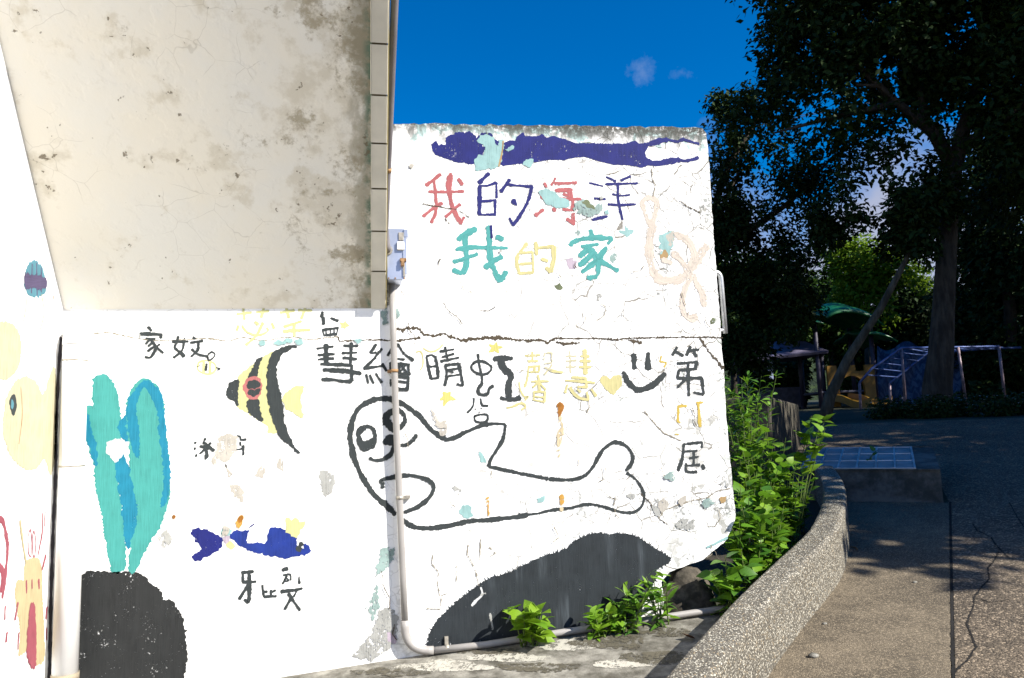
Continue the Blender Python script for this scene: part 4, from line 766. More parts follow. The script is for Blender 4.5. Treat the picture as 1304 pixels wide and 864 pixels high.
bm = bmesh.new(); box(bm, xl, xr, YB, -.003, zb_, zt_, 0, .003); 
for v in bm.verts: v.co -= bx
obj('box_body', bm, M_STEEL, box_t)
def bpart(name, b, mat, bev=.001):
    bm = bmesh.new(); box(bm, *b, 0, bev)
    for v in bm.verts: v.co -= bx
    return obj(name, bm, mat, box_t)
bpart('box_lid', (xl-.004, xr+.012, YB-.007, YB-.0005, zb_+.002, zt_+.008), M_STEEL)
bpart('lid_flange', (xr+.004, xr+.022, YB-.012, -.05, zb_+.03, zt_-.02), M_STEEL)
bpart('lid_flange', (xr+.010, xr+.030, YB-.014, YB+.03, zt_-.035, zt_+.004), M_STEEL)
zz = lambda py: onY(505, py, YB).z
bpart('hasp', (onY(502, 0, YB).x, onY(508, 0, YB).x, YB-.013, YB-.007, zz(307), zz(297)), M_GALV); hp = bpart('hasp_plate', (onY(500, 0, YB).x, onY(508.5, 0, YB).x, YB-.020, YB-.007, zz(319), zz(309)), M_WPIPE)
bpart('rusty_latch', (onY(503, 0, YB).x, onY(511, 0, YB).x, YB-.022, YB-.007, zz(334), zz(330)), M_RUSTM, .002); bpart('rusty_latch', (onY(504, 0, YB).x, onY(508, 0, YB).x, YB-.028, YB-.007, zz(340), zz(333)), M_RUSTM, .002)
bpart('hinge_strip', (xr+.002, xr+.012, YB-.014, YB-.006, zz(353), zz(333)), M_GALV)
for px in (489, 497, 508): 
    x = onY(px, 0, YB).x; bpart('rivet', (x-.003, x+.003, YB-.011, YB-.006, zb_+.004, zb_+.012), M_RUSTM)
# conduit coming down along the slab edge into the box
up = thing('conduit', 'grey conduit running down beside the tiled slab edge into the box', 'conduit', onY(493, 318, YB))
o0 = Vector(up.location); e0 = onY(493.5, 319, YB-.004); b0 = onY(491.5, 306, YB-.035); b1 = onY(490.7, 290, YB-.055)
dv = Vector(dS)
far = b1+dv*2.2; tgt = None
# drift to the right as it climbs, as the run does
far = b1+dv*2.2+Vector((.065, 0, 0))
P = [e0]+arc(e0+Vector((0, -.025, 0)), b0, b1, 8)+[b1+(far-b1)*k/6 for k in range(1, 7)]
bm = bmesh.new(); tube(bm, [p-o0 for p in P], .0165, 12); obj('pipe', bm, M_PVCD, up)
bm = bmesh.new(); tube(bm, [e0-o0+Vector((0, .004, 0)), e0-o0+Vector((0, -.012, 0))], .025, 14); obj('collar', bm, M_GALV, up)
cc = b1+(far-b1)*.13; bm = bmesh.new(); tube(bm, [cc-o0, cc+(far-b1).normalized()*.02-o0], .0185, 12); obj('clamp', bm, M_RUSTM, up)
# lower conduit
YP = -.034
lc = thing('conduit', 'pale grey conduit running down the painted wall and along its foot', 'conduit', onY(516, 800, 0))
o1 = Vector(lc.location)
vert = [onY(499.3, 358, YP), onY(501, 430, YP), onY(504.6, 540, YP), onY(509, 640, YP), onY(513, 730, YP), onY(515.5, 790, YP)]
bend = arc(onY(515.8, 800, YP), onY(517, 831, YP), onY(552, 828.5, YP), 10)
horiz = [onY(552, 828.5, YP), onY(620, 821, YP-.01), onY(700, 808, YP-.015), onY(800, 793, YP-.03), onY(915, 776, YP-.05), onY(945, 772, YP-.05)]
bm = bmesh.new(); tube(bm, [p-o1 for p in vert], .0165, 14); obj('riser', bm, M_PVC, lc)
bm = bmesh.new(); tube(bm, [p-o1 for p in [vert[-1]-Vector((0, 0, .0))]+bend], .0205, 14); obj('elbow', bm, M_PVC, lc)
bm = bmesh.new(); tube(bm, [p-o1 for p in horiz], .0165, 14); obj('floor_run', bm, M_PVC, lc)
for px, py in ((502.5, 472.5), (509, 634)):
    c = onY(px, py, YP)-o1; bm = bmesh.new(); tube(bm, [c-Vector((0, 0, .008)), c+Vector((0, 0, .008))], .0185, 14); box(bm, c.x-(.035 if px < 505 else .0), c.x+(.0 if px < 505 else .052), c.y+.012, c.y+.032, c.z-.008, c.z+.008); obj('clamp', bm, M_RUSTM if px < 505 else M_GALV, lc)
c = onY(569.5, 826, YP)-o1; bm = bmesh.new(); tube(bm, [c-Vector((.008, 0, 0)), c+Vector((.008, 0, 0))], .0185, 14); box(bm, c.x-.009, c.x+.009, c.y+.02, c.y+.032, c.z+.01, c.z+.05); obj('clamp', bm, M_GALV, lc)
# corner downpipe
pc_ = onY(88, 700, -.078); dp = thing('downpipe', 'thick white downpipe standing in the corner beside the turquoise seaweed', 'downpipe', (pc_.x, pc_.y, onY(88, 858, -.078).z))
o2 = Vector(dp.location); zt2 = onY(92, 440, -.078).z
bm = bmesh.new(); tube(bm, [Vector((0, 0, 0)), Vector((0, 0, zt2-o2.z))], .053, 20); obj('pipe', bm, M_WPIPE, dp)
bm = bmesh.new(); tube(bm, arc((0, 0, zt2-o2.z-.002), (0, 0, zt2-o2.z+.075), (0, .085, zt2-o2.z+.078), 10), .0555, 20); obj('elbow', bm, M_WPIPE, dp)
for py in (458, 594):
    zc = onY(88, py, -.13).z-o2.z; bm = bmesh.new(); tube(bm, [Vector((0, 0, zc-.004)), Vector((0, 0, zc+.004))], .0545, 20); obj('strap', bm, M_GALV, dp)
bm = bmesh.new(); tube(bm, [Vector((0, 0, -.03)), Vector((0, 0, .004))], .057, 20); obj('foot_ring', bm, simple('dirty ring', (.25, .21, .15), .9), dp)
# handrail on the wall end
hr = thing('handrail', 'grey metal handrail bracket on the right end of the painted wall', 'handrail', onY(918, 400, .06))
o3 = Vector(hr.location); x_ = onY(920.5, 390, .06).x; z1, z0 = onY(918, 347, .06).z, onY(921, 425, .06).z
P = [Vector((x_-.06, .06, z1))]+arc((x_-.035, .06, z1), (x_, .06, z1), (x_, .06, z1-.045), 6)+[Vector((x_+.004, .06, z0))]
bm = bmesh.new(); tube(bm, [p-o3 for p in P], .0135, 12); obj('rail', bm, M_RAIL, hr)
bm = bmesh.new(); tube(bm, [Vector((x_+.004, .06, z0+.02))-o3, Vector((x_-.06, .06, z0+.015))-o3], .010, 8); obj('bracket', bm, M_RAIL, hr)
# broken footing under the wall end
bm = bmesh.new(); bmesh.ops.create_icosphere(bm, subdivisions=4, radius=1.0)
c = onY(876, 757, .06)
for v in bm.verts:
    q = v.co.copy(); w = 1+.12*math.sin(4*q.x+2*q.z)+.07*math.sin(7*q.y+4*q.z+1)+.03*math.sin(15*q.x+11*q.z)+rng.gauss(0, .010)
    v.co = Vector((c.x+q.x*.15*w, c.y+q.y*.10*w, c.z-.02+q.z*.16*w))
obj('footing', bm, conc_mat('broken footing', (.17, .145, .11), (.045, .04, .03), 5, 1.0, .5), wall, True)
# ------------------------------------------------------------------ foliage
def leaf_mat(name, c, c2, trans=0.3, rough=.45):
    t = NT(name); oi = t.n('ShaderNodeObjectInfo'); n = t.noise(3, 2); g = t.n('ShaderNodeNewGeometry')
    f = t.math('FRACT', t.math('ADD', oi.outputs['Random'], g.outputs['Random Per Island']))
    col = t.mix(f, c, c2); t.b.inputs['Specular IOR Level'].default_value = .35 if rough < .5 else .12
    t.fin(col, rough)
    if trans:
        tr = t.n('ShaderNodeBsdfTranslucent'); t.put(tr.inputs['Color'], t.mix(f, tuple(v*1.3 for v in c), tuple(v*1.3 for v in c2)))
        mx = t.n('ShaderNodeMixShader'); mx.inputs[0].default_value = trans; t.l(t.b.outputs[0], mx.inputs[1]); t.l(tr.outputs[0], mx.inputs[2]); t.l(mx.outputs[0], t.out.inputs[0])
    return t.m
ML_BRIGHT = leaf_mat('bright weed leaf', (.105, .225, .012), (.16, .27, .015)); ML_MID = leaf_mat('green weed leaf', (.08, .20, .012), (.15, .27, .016)); ML_DEEP = leaf_mat('deep green weed leaf', (.04, .125, .014), (.08, .175, .015)); ML_DRY = leaf_mat('dry leaf', (.30, .20, .08), (.40, .32, .15))
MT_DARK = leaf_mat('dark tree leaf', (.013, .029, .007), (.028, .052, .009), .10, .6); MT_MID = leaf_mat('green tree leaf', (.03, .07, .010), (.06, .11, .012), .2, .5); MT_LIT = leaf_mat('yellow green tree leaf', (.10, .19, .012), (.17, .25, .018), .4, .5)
M_STEM = simple('green stem', (.09, .13, .03), .7); M_WOODY = simple('woody stem', (.16, .12, .07), .85)
def bark_mat(name, a, b):
    t = NT(name); n = t.noise(1, 6, .65, t.mapping((14, 14, 3))); n2 = t.noise(2.2, 4); t.bump(n, .7, .03)
    return t.fin(t.mix(t.step(t.math('ADD', t.math('MULTIPLY', n, .6), t.math('MULTIPLY', n2, .4)), .4, .62), a, b), .9)
M_BARK = bark_mat('grey brown bark', (.035, .028, .02), (.085, .07, .052)); M_BARK2 = bark_mat('pale bark', (.05, .042, .026), (.13, .11, .075))
def leaf_mesh(name, L, shape, mat, fold=.18, droop=.25):
    """one leaf, base at the origin, pointing along +Y"""
    prof = {'ovate': [(0, .06), (.12, .30), (.32, .37), (.58, .29), (.82, .13), (1, .0)], 'heart': [(0, .05), (.04, .34), (.22, .43), (.5, .34), (.8, .14), (1, 0)], 'lance': [(0, .03), (.2, .12), (.45, .15), (.75, .09), (1, 0)]}[shape]
    vs, fs = [], []
    for t, w in prof:
        z = -droop*t*t*L
        vs += [(-w*L, t*L, z+fold*w*L), (0, t*L, z), (w*L, t*L, z+fold*w*L)]
    for i in range(len(prof)-1):
        a = i*3; b = a+3
        fs += [(a, a+1, b+1, b), (a+1, a+2, b+2, b+1)]
    me = bpy.data.meshes.new(name); me.from_pydata(vs, [], fs); me.materials.append(mat)
    for p in me.polygons: p.use_smooth = True
    return me
wr = random.Random(11)
def weed(name, label, base, height, stems, per, leafs, spread=.2, lean=(0, 0), group=None, cat='weed', whorl=False, stemmat=None, size=(.8, 1.25), startf=.15, down=.1):
    base = Vector(base); root = thing(name, label, cat, base, 0, group)
    bm = bmesh.new(); nl = 0
    for s in range(stems):
        a = wr.uniform(0, 2*math.pi); r = wr.uniform(.15, 1)*spread; h = height*wr.uniform(.6, 1.05)
        p0 = Vector((wr.gauss(0, .025), wr.gauss(0, .025), -.03)); p3 = Vector((math.cos(a)*r+lean[0]*h, math.sin(a)*r+lean[1]*h, h))
        mid_ = p0.lerp(p3, .5)+Vector((wr.gauss(0, .02), wr.gauss(0, .02), h*.12))
        P = [p0*(1-t)**2+mid_*2*t*(1-t)+p3*t*t for t in [i/7 for i in range(8)]]
        tube(bm, P, [.0045*(1-.6*i/7) for i in range(8)], 5, caps=False)
        az = wr.uniform(0, 6)
        for k in range(per):
            t = startf+(1-startf)*(k+.6)/per; t = min(1, t+wr.gauss(0, .03)); q = p0*(1-t)**2+mid_*2*t*(1-t)+p3*t*t
            az += 2.4+wr.gauss(0, .3)
            me = wr.choice(leafs); ob = bpy.data.objects.new('leaf', me); COL.objects.link(ob); ob.parent = root
            el = wr.gauss(.35-down*2+.5*t, .35)
            dirv = Vector((math.cos(az)*math.cos(el), math.sin(az)*math.cos(el), math.sin(el)))
            z = Vector((0, 0, 1)); x = dirv.cross(z).normalized(); up_ = x.cross(dirv)
            M3 = Matrix((x, dirv, up_)).transposed() @ Matrix.Rotation(wr.gauss(0, .4), 3, 'Y')
            s_ = wr.uniform(*size)*(1-.25*abs(t-.55)); ob.matrix_local = Matrix.Translation(q+dirv*.01) @ (M3*s_).to_4x4()
    obj('stem', bm, stemmat or M_STEM, root)
    return root
L_BR = [leaf_mesh('bright ovate leaf', .085, 'ovate', ML_BRIGHT), leaf_mesh('bright ovate leaf', .095, 'heart', ML_BRIGHT, .1, .35)]
L_OV = [leaf_mesh('ovate leaf', .060, 'ovate', ML_MID), leaf_mesh('ovate leaf', .052, 'ovate', ML_BRIGHT), leaf_mesh('ovate leaf', .055, 'ovate', ML_MID, .1, .4)]
L_LN = [leaf_mesh('lance leaf', .085, 'lance', ML_MID, .2, .4), leaf_mesh('lance leaf', .075, 'lance', ML_MID, .2, .2), leaf_mesh('narrow ovate leaf', .09, 'lance', ML_DEEP, .2, .5)]
L_HT = [leaf_mesh('heart leaf', .070, 'heart', ML_MID, .12, .3), leaf_mesh('heart leaf', .080, 'heart', ML_MID, .1, .4), leaf_mesh('heart leaf', .060, 'heart', ML_BRIGHT, .1, .2), leaf_mesh('heart leaf', .065, 'heart', ML_DEEP, .1, .3)]
L_DEEP = [leaf_mesh('broad leaf', .10, 'ovate', ML_MID, .12, .3), leaf_mesh('broad leaf', .085, 'ovate', ML_DEEP, .12, .35)]
def gp3(x, y): return (x, y, gz(x, y))
wp = on_ground(672, 822); weed('weed_plant', 'small bright green weed growing alone out of the foot of the black painted rock', (wp[0], -.10, gz(wp[0], -.10)), .18, 7, 6, L_BR, .095, size=(.9, 1.3), startf=.3)
for i, (px, h, n, per, lv, lab) in enumerate([(757, .15, 6, 8, L_OV, 'low leafy weed at the foot of the wall, nearest to the lone bright weed'), (797, .21, 7, 10, L_LN, 'taller weed with narrow drooping leaves against the black rock'), (842, .25, 7, 9, L_LN, 'narrow leaved weed beside the broken footing of the wall'), (778, .12, 5, 8, L_OV, 'short weed between the taller weeds along the conduit')]):
    q = onY(px, 790, -.10); weed('weed_plant', lab, (q.x, -.11, gz(q.x, -.11)), h, n, per, lv, .11, group='weeds along the foot of the wall')
# thicket between the wall end and the low wall
TH_G = 'weeds in the bed beside the low wall'
spots = [((925, 770), 4.35, .30, 7, 9, L_DEEP, .14, 'broad leaved weed in the shade between the wall footing and the low wall'),
         ((960, 735), 4.6, .42, 8, 12, L_OV+L_DEEP, .17, 'dark leafy weed under the broken lower corner of the painted wall'),
         ((975, 700), 4.7, .46, 8, 14, L_HT, .15, 'heart leaved vine clump at the middle of the low wall'),
         ((955, 690), 4.75, .55, 9, 15, L_HT, .17, 'heart leaved vine clump climbing the right edge of the painted wall'),
         ((992, 665), 5.0, .52, 9, 15, L_HT, .15, 'heart leaved vine clump spilling against the inside of the low wall'),
         ((962, 655), 5.1, .70, 9, 16, L_HT+L_OV, .17, 'tall vine clump behind the right edge of the painted wall'),
         ((1000, 640), 5.4, .58, 9, 15, L_HT, .17, 'lush vine clump where the low wall starts to bend'),
         ((975, 630), 5.5, .76, 10, 16, L_HT+L_BR, .17, 'tallest bright vine clump in front of the retaining wall'),
         ((1012, 615), 5.9, .42, 8, 14, L_OV, .2, 'small leaved bush beside the corner of the drain pit'),
         ((950, 610), 5.5, .85, 9, 16, L_OV+L_LN, .15, 'upright weed growing close behind the wall end below the fine leaved shrub')]
for (px, r, h, n, per, lv, sp, lab) in spots:
    q = at(px[0], px[1], r); weed('weed_plant', lab, (q[0], q[1], gz(q[0], q[1])), h, n, per, lv, sp, group=TH_G)
q = at(955, 600, 5.9); weed('shrub', 'fine leaved dark green shrub at the top of the thicket beside the wall end', (q[0], q[1], gz(q[0], q[1])), 1.10, 17, 34, [leaf_mesh('fine leaf', .075, 'lance', ML_MID, .2, .3), leaf_mesh('fine leaf', .07, 'lance', ML_DEEP, .2, .5)], .25, group=None, cat='shrub', startf=.45)
q = at(1005, 600, 5.7); weed('weed_plant', 'bright arching sprig with large leaves over the retaining wall end', (q[0], q[1], gz(q[0], q[1])), .93, 5, 9, L_BR, .2, lean=(.12, 0), startf=.55)
q = on_ground(1110, 586, .26); weed('seedling', 'tiny seedling growing through the steel drain cover', (q[0], q[1], q[2]), .07, 2, 3, [leaf_mesh('seedling leaf', .055, 'ovate', ML_DEEP)], .05, cat='seedling')
# grass tuft
q = at(968, 735, 4.65); gt = thing('grass_tuft', 'tuft of tall grass blades among the weeds by the wall corner', 'grass tuft', (q[0], q[1], gz(q[0], q[1])))
for k in range(16):
    a = wr.uniform(0, 6.28); h = wr.uniform(.2, .34); r = wr.uniform(.03, .13); bm = bmesh.new(); vs = []
    for i in range(6):
        t = i/5; w = .005*(1-t**2)+.0006; c = Vector((math.cos(a)*r*t*t, math.sin(a)*r*t*t, h*t*(1-.15*t))); s = Vector((-math.sin(a), math.cos(a), 0))
        vs.append((bm.verts.new(c-s*w), bm.verts.new(c+s*w)))
    for u, v in zip(vs, vs[1:]): bm.faces.new((u[0], u[1], v[1], v[0]))
    obj('blade', bm, ML_MID, gt)
# ---- litter
q = on_ground(885, 817); lf = leaf_mesh('fallen leaf', .06, 'ovate', simple('dead leaf brown', (.10, .05, .025), .8), .5, -.3); o = bpy.data.objects.new('fallen_leaf', lf); COL.objects.link(o); o.location = (q[0], q[1], q[2]+.012); o.rotation_euler = (.1, .2, 1.2); tag(o, 'curled brown dead leaf on the apron beside the low wall', 'leaf')
q = on_ground(1092, 703); bm = bmesh.new(); tube(bm, [(0, 0, .01), (.03, .05, .015), (.02, .12, .012), (.05, .17, .01)], [.004, .005, .004, .002], 6); o = obj('fallen_twig', bm, M_WOODY); o.location = (q[0], q[1], q[2]+.004); tag(o, 'short curved twig lying on the pavement', 'twig')
for k, (px, py, s, lab) in enumerate([(1036, 838, .017, 'pale pebble on the pavement near the low wall'), (1050, 796, .010, 'tiny pebble at the foot of the low wall'), (1165, 743, .010, 'small pebble in the middle of the pavement')]):
    q = on_ground(px, py); bm = bmesh.new(); bmesh.ops.create_icosphere(bm, subdivisions=2, radius=s)
    for v in bm.verts: v.co = Vector((v.co.x*1.4, v.co.y, v.co.z*.7))*(1+wr.gauss(0, .06))
    o = obj('pebble', bm, M_APRON, None, True); o.location = (q[0], q[1], q[2]+s*.6); tag(o, lab, 'pebble', 'pebbles on the pavement')

# ------------------------------------------------------------------ trees
TPL = np.array([(0, 0, 0), (-.27, .38, .06), (0, .48, -.02), (.27, .38, .06), (0, 1, -.08)], float)
TF = np.array([(0, 2, 1), (0, 3, 2), (1, 2, 4), (2, 3, 4)])
def crown_mesh(name, blobs, n, size, seed, mat, origin, clump=2.2, thr=-.25, up=.7):
    g = np.random.default_rng(seed); B = np.array(blobs, float); vol = B[:, 3]*B[:, 4]*B[:, 5]; pr = vol**.75*(B[:, 6] if B.shape[1] > 6 else 1.0); pr = pr/pr.sum()
    idx = g.choice(len(B), n*2, p=pr); d = g.normal(size=(n*2, 3)); d /= np.linalg.norm(d, axis=1)[:, None]
    rad = g.random(n*2)**(1/2.2); rad = np.minimum(1.08, rad*(1+.10*g.normal(size=n*2)))
    P = B[idx, :3]+d*rad[:, None]*B[idx, 3:6]
    c = clump; ph = g.random(6)*6
    val = np.sin(P[:, 0]*c+ph[0])*np.sin(P[:, 1]*c*1.1+ph[1])+np.sin(P[:, 2]*c*1.3+ph[2])*np.sin(P[:, 0]*c*.7+ph[3])+.8*np.sin(P[:, 0]*c*2.3+P[:, 2]*c*1.9+ph[4])*np.sin(P[:, 1]*c*2.1+P[:, 2]*c+ph[5])
    keep = val+.25*g.normal(size=n*2) > thr
    P = P[keep][:n]; d = d[keep][:n]; m_ = len(P)
    nrm = g.normal(size=(m_, 3))*.55+d*.45+np.array([0, 0, up]); nrm /= np.linalg.norm(nrm, axis=1)[:, None]
    yy = g.normal(size=(m_, 3))+d*.5+np.array([0, 0, -.35]); yy -= nrm*(yy*nrm).sum(1)[:, None]; yy /= np.linalg.norm(yy, axis=1)[:, None]
    xx = np.cross(yy, nrm); s = size*g.uniform(.65, 1.25, m_)
    V = P[:, None, :]+(TPL[None, :, 0:1]*xx[:, None]+TPL[None, :, 1:2]*yy[:, None]+TPL[None, :, 2:3]*nrm[:, None])*s[:, None, None]-np.array(origin)[None, None]
    V = V.reshape(-1, 3); F = (TF[None]+(np.arange(m_)*5)[:, None, None]).reshape(-1)
    me = bpy.data.meshes.new(name); me.vertices.add(len(V)); me.vertices.foreach_set('co', V.astype(np.float32).ravel())
    nf = len(F)//3; me.loops.add(len(F)); me.loops.foreach_set('vertex_index', F.astype(np.int32)); me.polygons.add(nf)
    me.polygons.foreach_set('loop_start', np.arange(0, len(F), 3, dtype=np.int32)); me.polygons.foreach_set('loop_total', np.full(nf, 3, dtype=np.int32))
    me.update(calc_edges=True); me.materials.append(mat); return me
def pxblob(px, py, r, rp, w=1.0, fl=1.0):
    q = at(px, py, r); R = rp/1000*r; return (q[0], q[1], q[2], R, R, R*fl, w)
def tree(name, label, base, trunk, branches, blobs, n, size, seed, mat, bark=None, group=None, cat='tree', clump=2.2, thr=-.25, up=.7):
    root = thing(name, label, cat, base, 0, group); b = Vector(base)
    bm = bmesh.new(); P = catmull([np.array(p[:3]) for p in trunk], .5); rr = np.interp(np.linspace(0, 1, len(P)), np.linspace(0, 1, len(trunk)), [p[3] for p in trunk])
    tube(bm, [Vector(p)-b+Vector((wr.gauss(0, .012), wr.gauss(0, .012), 0)) for p in P], list(rr), 12); obj('trunk', bm, bark or M_BARK, root, True)
    for br in branches:
        bm = bmesh.new(); P = catmull([np.array(p[:3]) for p in br], .4); rr = np.interp(np.linspace(0, 1, len(P)), [0, 1], [br[0][3], br[-1][3]])
        tube(bm, [Vector(p)-b for p in P], list(rr), 8); obj('limb', bm, bark or M_BARK, root, True)
    o = link('crown', crown_mesh('crown', blobs, n, size, seed, mat, base, clump, thr, up), None, root)
    return root
def tp(px, py, r, rad): return (*at(px, py, r), rad)
# A: the big tree on the right
baseA = at(1192, 512, 14); baseA[2] = gz(baseA[0], baseA[1])
trunkA = [(baseA[0], baseA[1], baseA[2]-.2, .25), tp(1193, 492, 14, .20), tp(1197, 450, 14, .165), tp(1201, 400, 14, .15), tp(1207, 300, 14, .14), tp(1216, 205, 14, .125)]
brA = [[tp(1215, 215, 14, .12), tp(1190, 170, 13.8, .09), tp(1140, 130, 13.4, .07), tp(1080, 70, 13, .03)], [tp(1216, 210, 14, .12), tp(1228, 160, 14, .1), tp(1250, 90, 14.2, .07), tp(1260, -30, 14.5, .03)], [tp(1180, 162, 13.8, .07), tp(1170, 100, 13.8, .05), tp(1165, 10, 13.6, .03)], [tp(1218, 190, 14, .08), tp(1270, 160, 13.5, .05), tp(1330, 110, 13.2, .02)], [tp(1150, 140, 13.5, .05), tp(1120, 110, 13.2, .04), tp(1090, 108, 13, .02)], [tp(1140, 132, 13.4, .06), tp(1060, 150, 13, .04), tp(985, 170, 12.8, .015)]]
blA = [pxblob(*b) for b in [(1040, 30, 13, 62), (1000, -30, 13, 70), (1110, 40, 13.2, 75), (1195, 30, 13.6, 85), (1285, 60, 14, 85), (1005, 110, 13, 48), (1075, 125, 13, 58, .7), (1050, 85, 13, 50), (1155, 70, 14, 60), (1245, 130, 13.6, 62), (1320, 170, 13.8, 80), (1130, -70, 13.5, 120), (1260, -80, 14, 130), (950, 150, 13, 34), (1120, 165, 13.3, 45, .5), (1375, 60, 14, 110), (1400, -60, 15, 130), (1180, 225, 14.5, 30, .4), (1060, 20, 14.5, 80), (1160, 110, 14.6, 60), (1240, 40, 15, 90), (1010, 60, 14, 55), (985, 95, 13.5, 30), (1300, 230, 14.5, 60), (1040, 165, 14, 50, .5), (1095, 200, 14, 42, .4)]]
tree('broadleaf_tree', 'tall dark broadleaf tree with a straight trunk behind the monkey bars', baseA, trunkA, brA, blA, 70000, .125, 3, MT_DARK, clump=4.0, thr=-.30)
# B: dense tree behind the wall end
bB = at(900, 510, 16); bB[2] = gz(bB[0], bB[1])
tree('broadleaf_tree', 'dense dark tree rising directly behind the right end of the painted wall', bB, [(bB[0], bB[1], bB[2]-.2, .14), tp(905, 400, 16, .11), tp(915, 250, 16, .08), tp(965, 150, 16, .04)], [[tp(912, 320, 16, .08), tp(1000, 262, 16, .05), tp(1060, 200, 16, .02)], [tp(913, 280, 16, .06), tp(940, 220, 16, .02)]],
     [pxblob(*b) for b in [(930, 165, 16, 34), (918, 240, 16, 48), (975, 190, 16, 52, .4), (950, 300, 16, 60, .7), (1020, 240, 16, 48, .5), (925, 390, 16.5, 55), (990, 350, 16, 58), (1005, 385, 16.5, 42), (945, 450, 16.5, 50), (880, 330, 17, 60), (1055, 215, 16.2, 40, .45), (915, 135, 16, 22), (905, 300, 16, 50), (960, 130, 16, 30), (975, 400, 16, 50)]], 30000, .12, 5, MT_DARK, clump=3.8, thr=-.20)
# C: leaning tree
bC = at(1047, 531, 13); bC[2] = gz(bC[0], bC[1])
tree('leaning_tree', 'slim leaning tree with a pale sunlit trunk in front of the playground', bC, [(bC[0], bC[1], bC[2]-.15, .11), tp(1057, 505, 13, .085), tp(1082, 455, 13, .068), tp(1120, 395, 13, .055), tp(1146, 348, 13, .045), tp(1160, 318, 13, .025)], [],
     [pxblob(*b) for b in [(1150, 255, 13, 42), (1090, 255, 13, 38), (1185, 235, 13.2, 38), (1050, 285, 13.4, 34), (1125, 215, 13, 36), (1163, 305, 13.1, 34), (1140, 320, 13.3, 26), (1200, 260, 13.4, 30)]], 9500, .11, 8, MT_DARK, M_BARK2, clump=3.2, thr=.0)
# D: sunlit tree beyond
bD = at(1105, 470, 27); bD[2] = gz(bD[0], bD[1])
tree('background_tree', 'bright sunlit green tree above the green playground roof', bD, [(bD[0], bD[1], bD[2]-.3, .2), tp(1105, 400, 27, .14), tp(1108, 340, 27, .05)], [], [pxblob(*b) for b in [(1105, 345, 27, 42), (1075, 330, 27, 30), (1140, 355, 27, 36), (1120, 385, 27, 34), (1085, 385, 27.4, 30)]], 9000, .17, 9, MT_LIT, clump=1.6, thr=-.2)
# E: right-hand tree
bE = at(1290, 505, 25); bE[2] = gz(bE[0], bE[1])
tree('broadleaf_tree', 'shaded bushy tree at the right edge behind the monkey bars', bE, [(bE[0], bE[1], bE[2]-.2, .2), tp(1285, 400, 25, .15), tp(1285, 280, 25, .06)], [[tp(1285, 380, 25, .08), tp(1330, 300, 25, .03)]],
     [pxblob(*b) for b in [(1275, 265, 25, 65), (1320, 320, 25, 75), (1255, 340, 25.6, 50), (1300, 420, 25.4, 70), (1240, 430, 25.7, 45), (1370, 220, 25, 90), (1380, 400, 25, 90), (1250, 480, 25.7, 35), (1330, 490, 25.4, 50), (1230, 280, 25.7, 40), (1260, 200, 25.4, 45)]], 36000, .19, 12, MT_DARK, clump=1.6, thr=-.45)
# F: trees further back, each its own crown
back = [(872, 420, 24, 60, 'leafy tree standing behind the painted wall near its right end'), (800, 400, 29, 70, 'leafy tree farther left behind the painted wall'), (1003, 480, 26, 40, 'low bushy tree right behind the shelter'), (935, 380, 30, 70, 'dark tree far behind the wall end at the left of the playground'), (1010, 385, 33, 65, 'round tree behind the purple roofed shelter'), (1060, 400, 31, 60, 'dark tree behind the green canopy, left side'), (1150, 400, 31, 62, 'dark tree behind the leaning trunk'), (1190, 410, 36, 70, 'tall tree far behind the straight trunk'), (1235, 390, 29, 60, 'dark tree behind the far end of the monkey bars'), (1300, 330, 34, 95, 'wide tree at the back of the playground on the right'), (970, 460, 27, 50, 'low bushy tree behind the shelter posts'), (1180, 465, 33, 55, 'low bushy tree behind the blue tarpaulin'), (1265, 470, 25, 45, 'low bushy tree beside the last monkey bar post'), (1095, 465, 32, 45, 'low bushy tree behind the yellow play tower'), (868, 330, 36, 70, 'tree hidden mostly behind the painted wall end')]
for i, (px, py, r, rp, lab) in enumerate(back):
    b = at(px, 500, r); b[2] = gz(b[0], b[1]); R = rp/1000*r
    bl = [pxblob(px+wr.uniform(-.5, .5)*rp, py+wr.uniform(-.4, .7)*rp, r+wr.uniform(-.6, .6), rp*wr.uniform(.45, .7)) for k in range(6)]+[pxblob(px, py, r, rp*.7)]
    tree('background_tree', lab, b, [(b[0], b[1], b[2]-.3, .18), (b[0]+.1, b[1], (b[2]+at(px, py, r)[2])/2, .14), tp(px, py, r, .05)], [], bl, 9000, .2, 40+i, [MT_DARK, MT_MID][i % 2], group='trees at the back of the playground', clump=1.5, thr=-.4)
# trees outside the frame on the right that shade the road and the playground
def shade_tree(lab, x, y, zc, R, H, n, size, seed):
    z0 = gz(x, y); g = random.Random(seed)
    bl = [(x+g.uniform(-.55, .55)*R, y+g.uniform(-.55, .55)*R, zc+g.uniform(-.6, .6)*H, R*g.uniform(.4, .6), R*g.uniform(.4, .6), H*g.uniform(.4, .6)) for k in range(11)]+[(x, y, zc, R*.65, R*.65, H*.7)]
    tree('shade_tree', lab, (x, y, z0), [(x, y, z0-.3, .3), (x+.1, y, (z0+zc)/2, .24), (x, y, zc, .12)], [[(x, y, zc-.6*H, .12), (x+.5*R, y, zc, .04)], [(x, y, zc-.5*H, .12), (x-.5*R, y+.2*R, zc+.2*H, .04)]], bl, n, size, seed, MT_DARK, group='unseen shade trees across the road', clump=1.5, thr=-.3)
def an(a, n): return (a*.766+n*.643, -a*.643+n*.766)
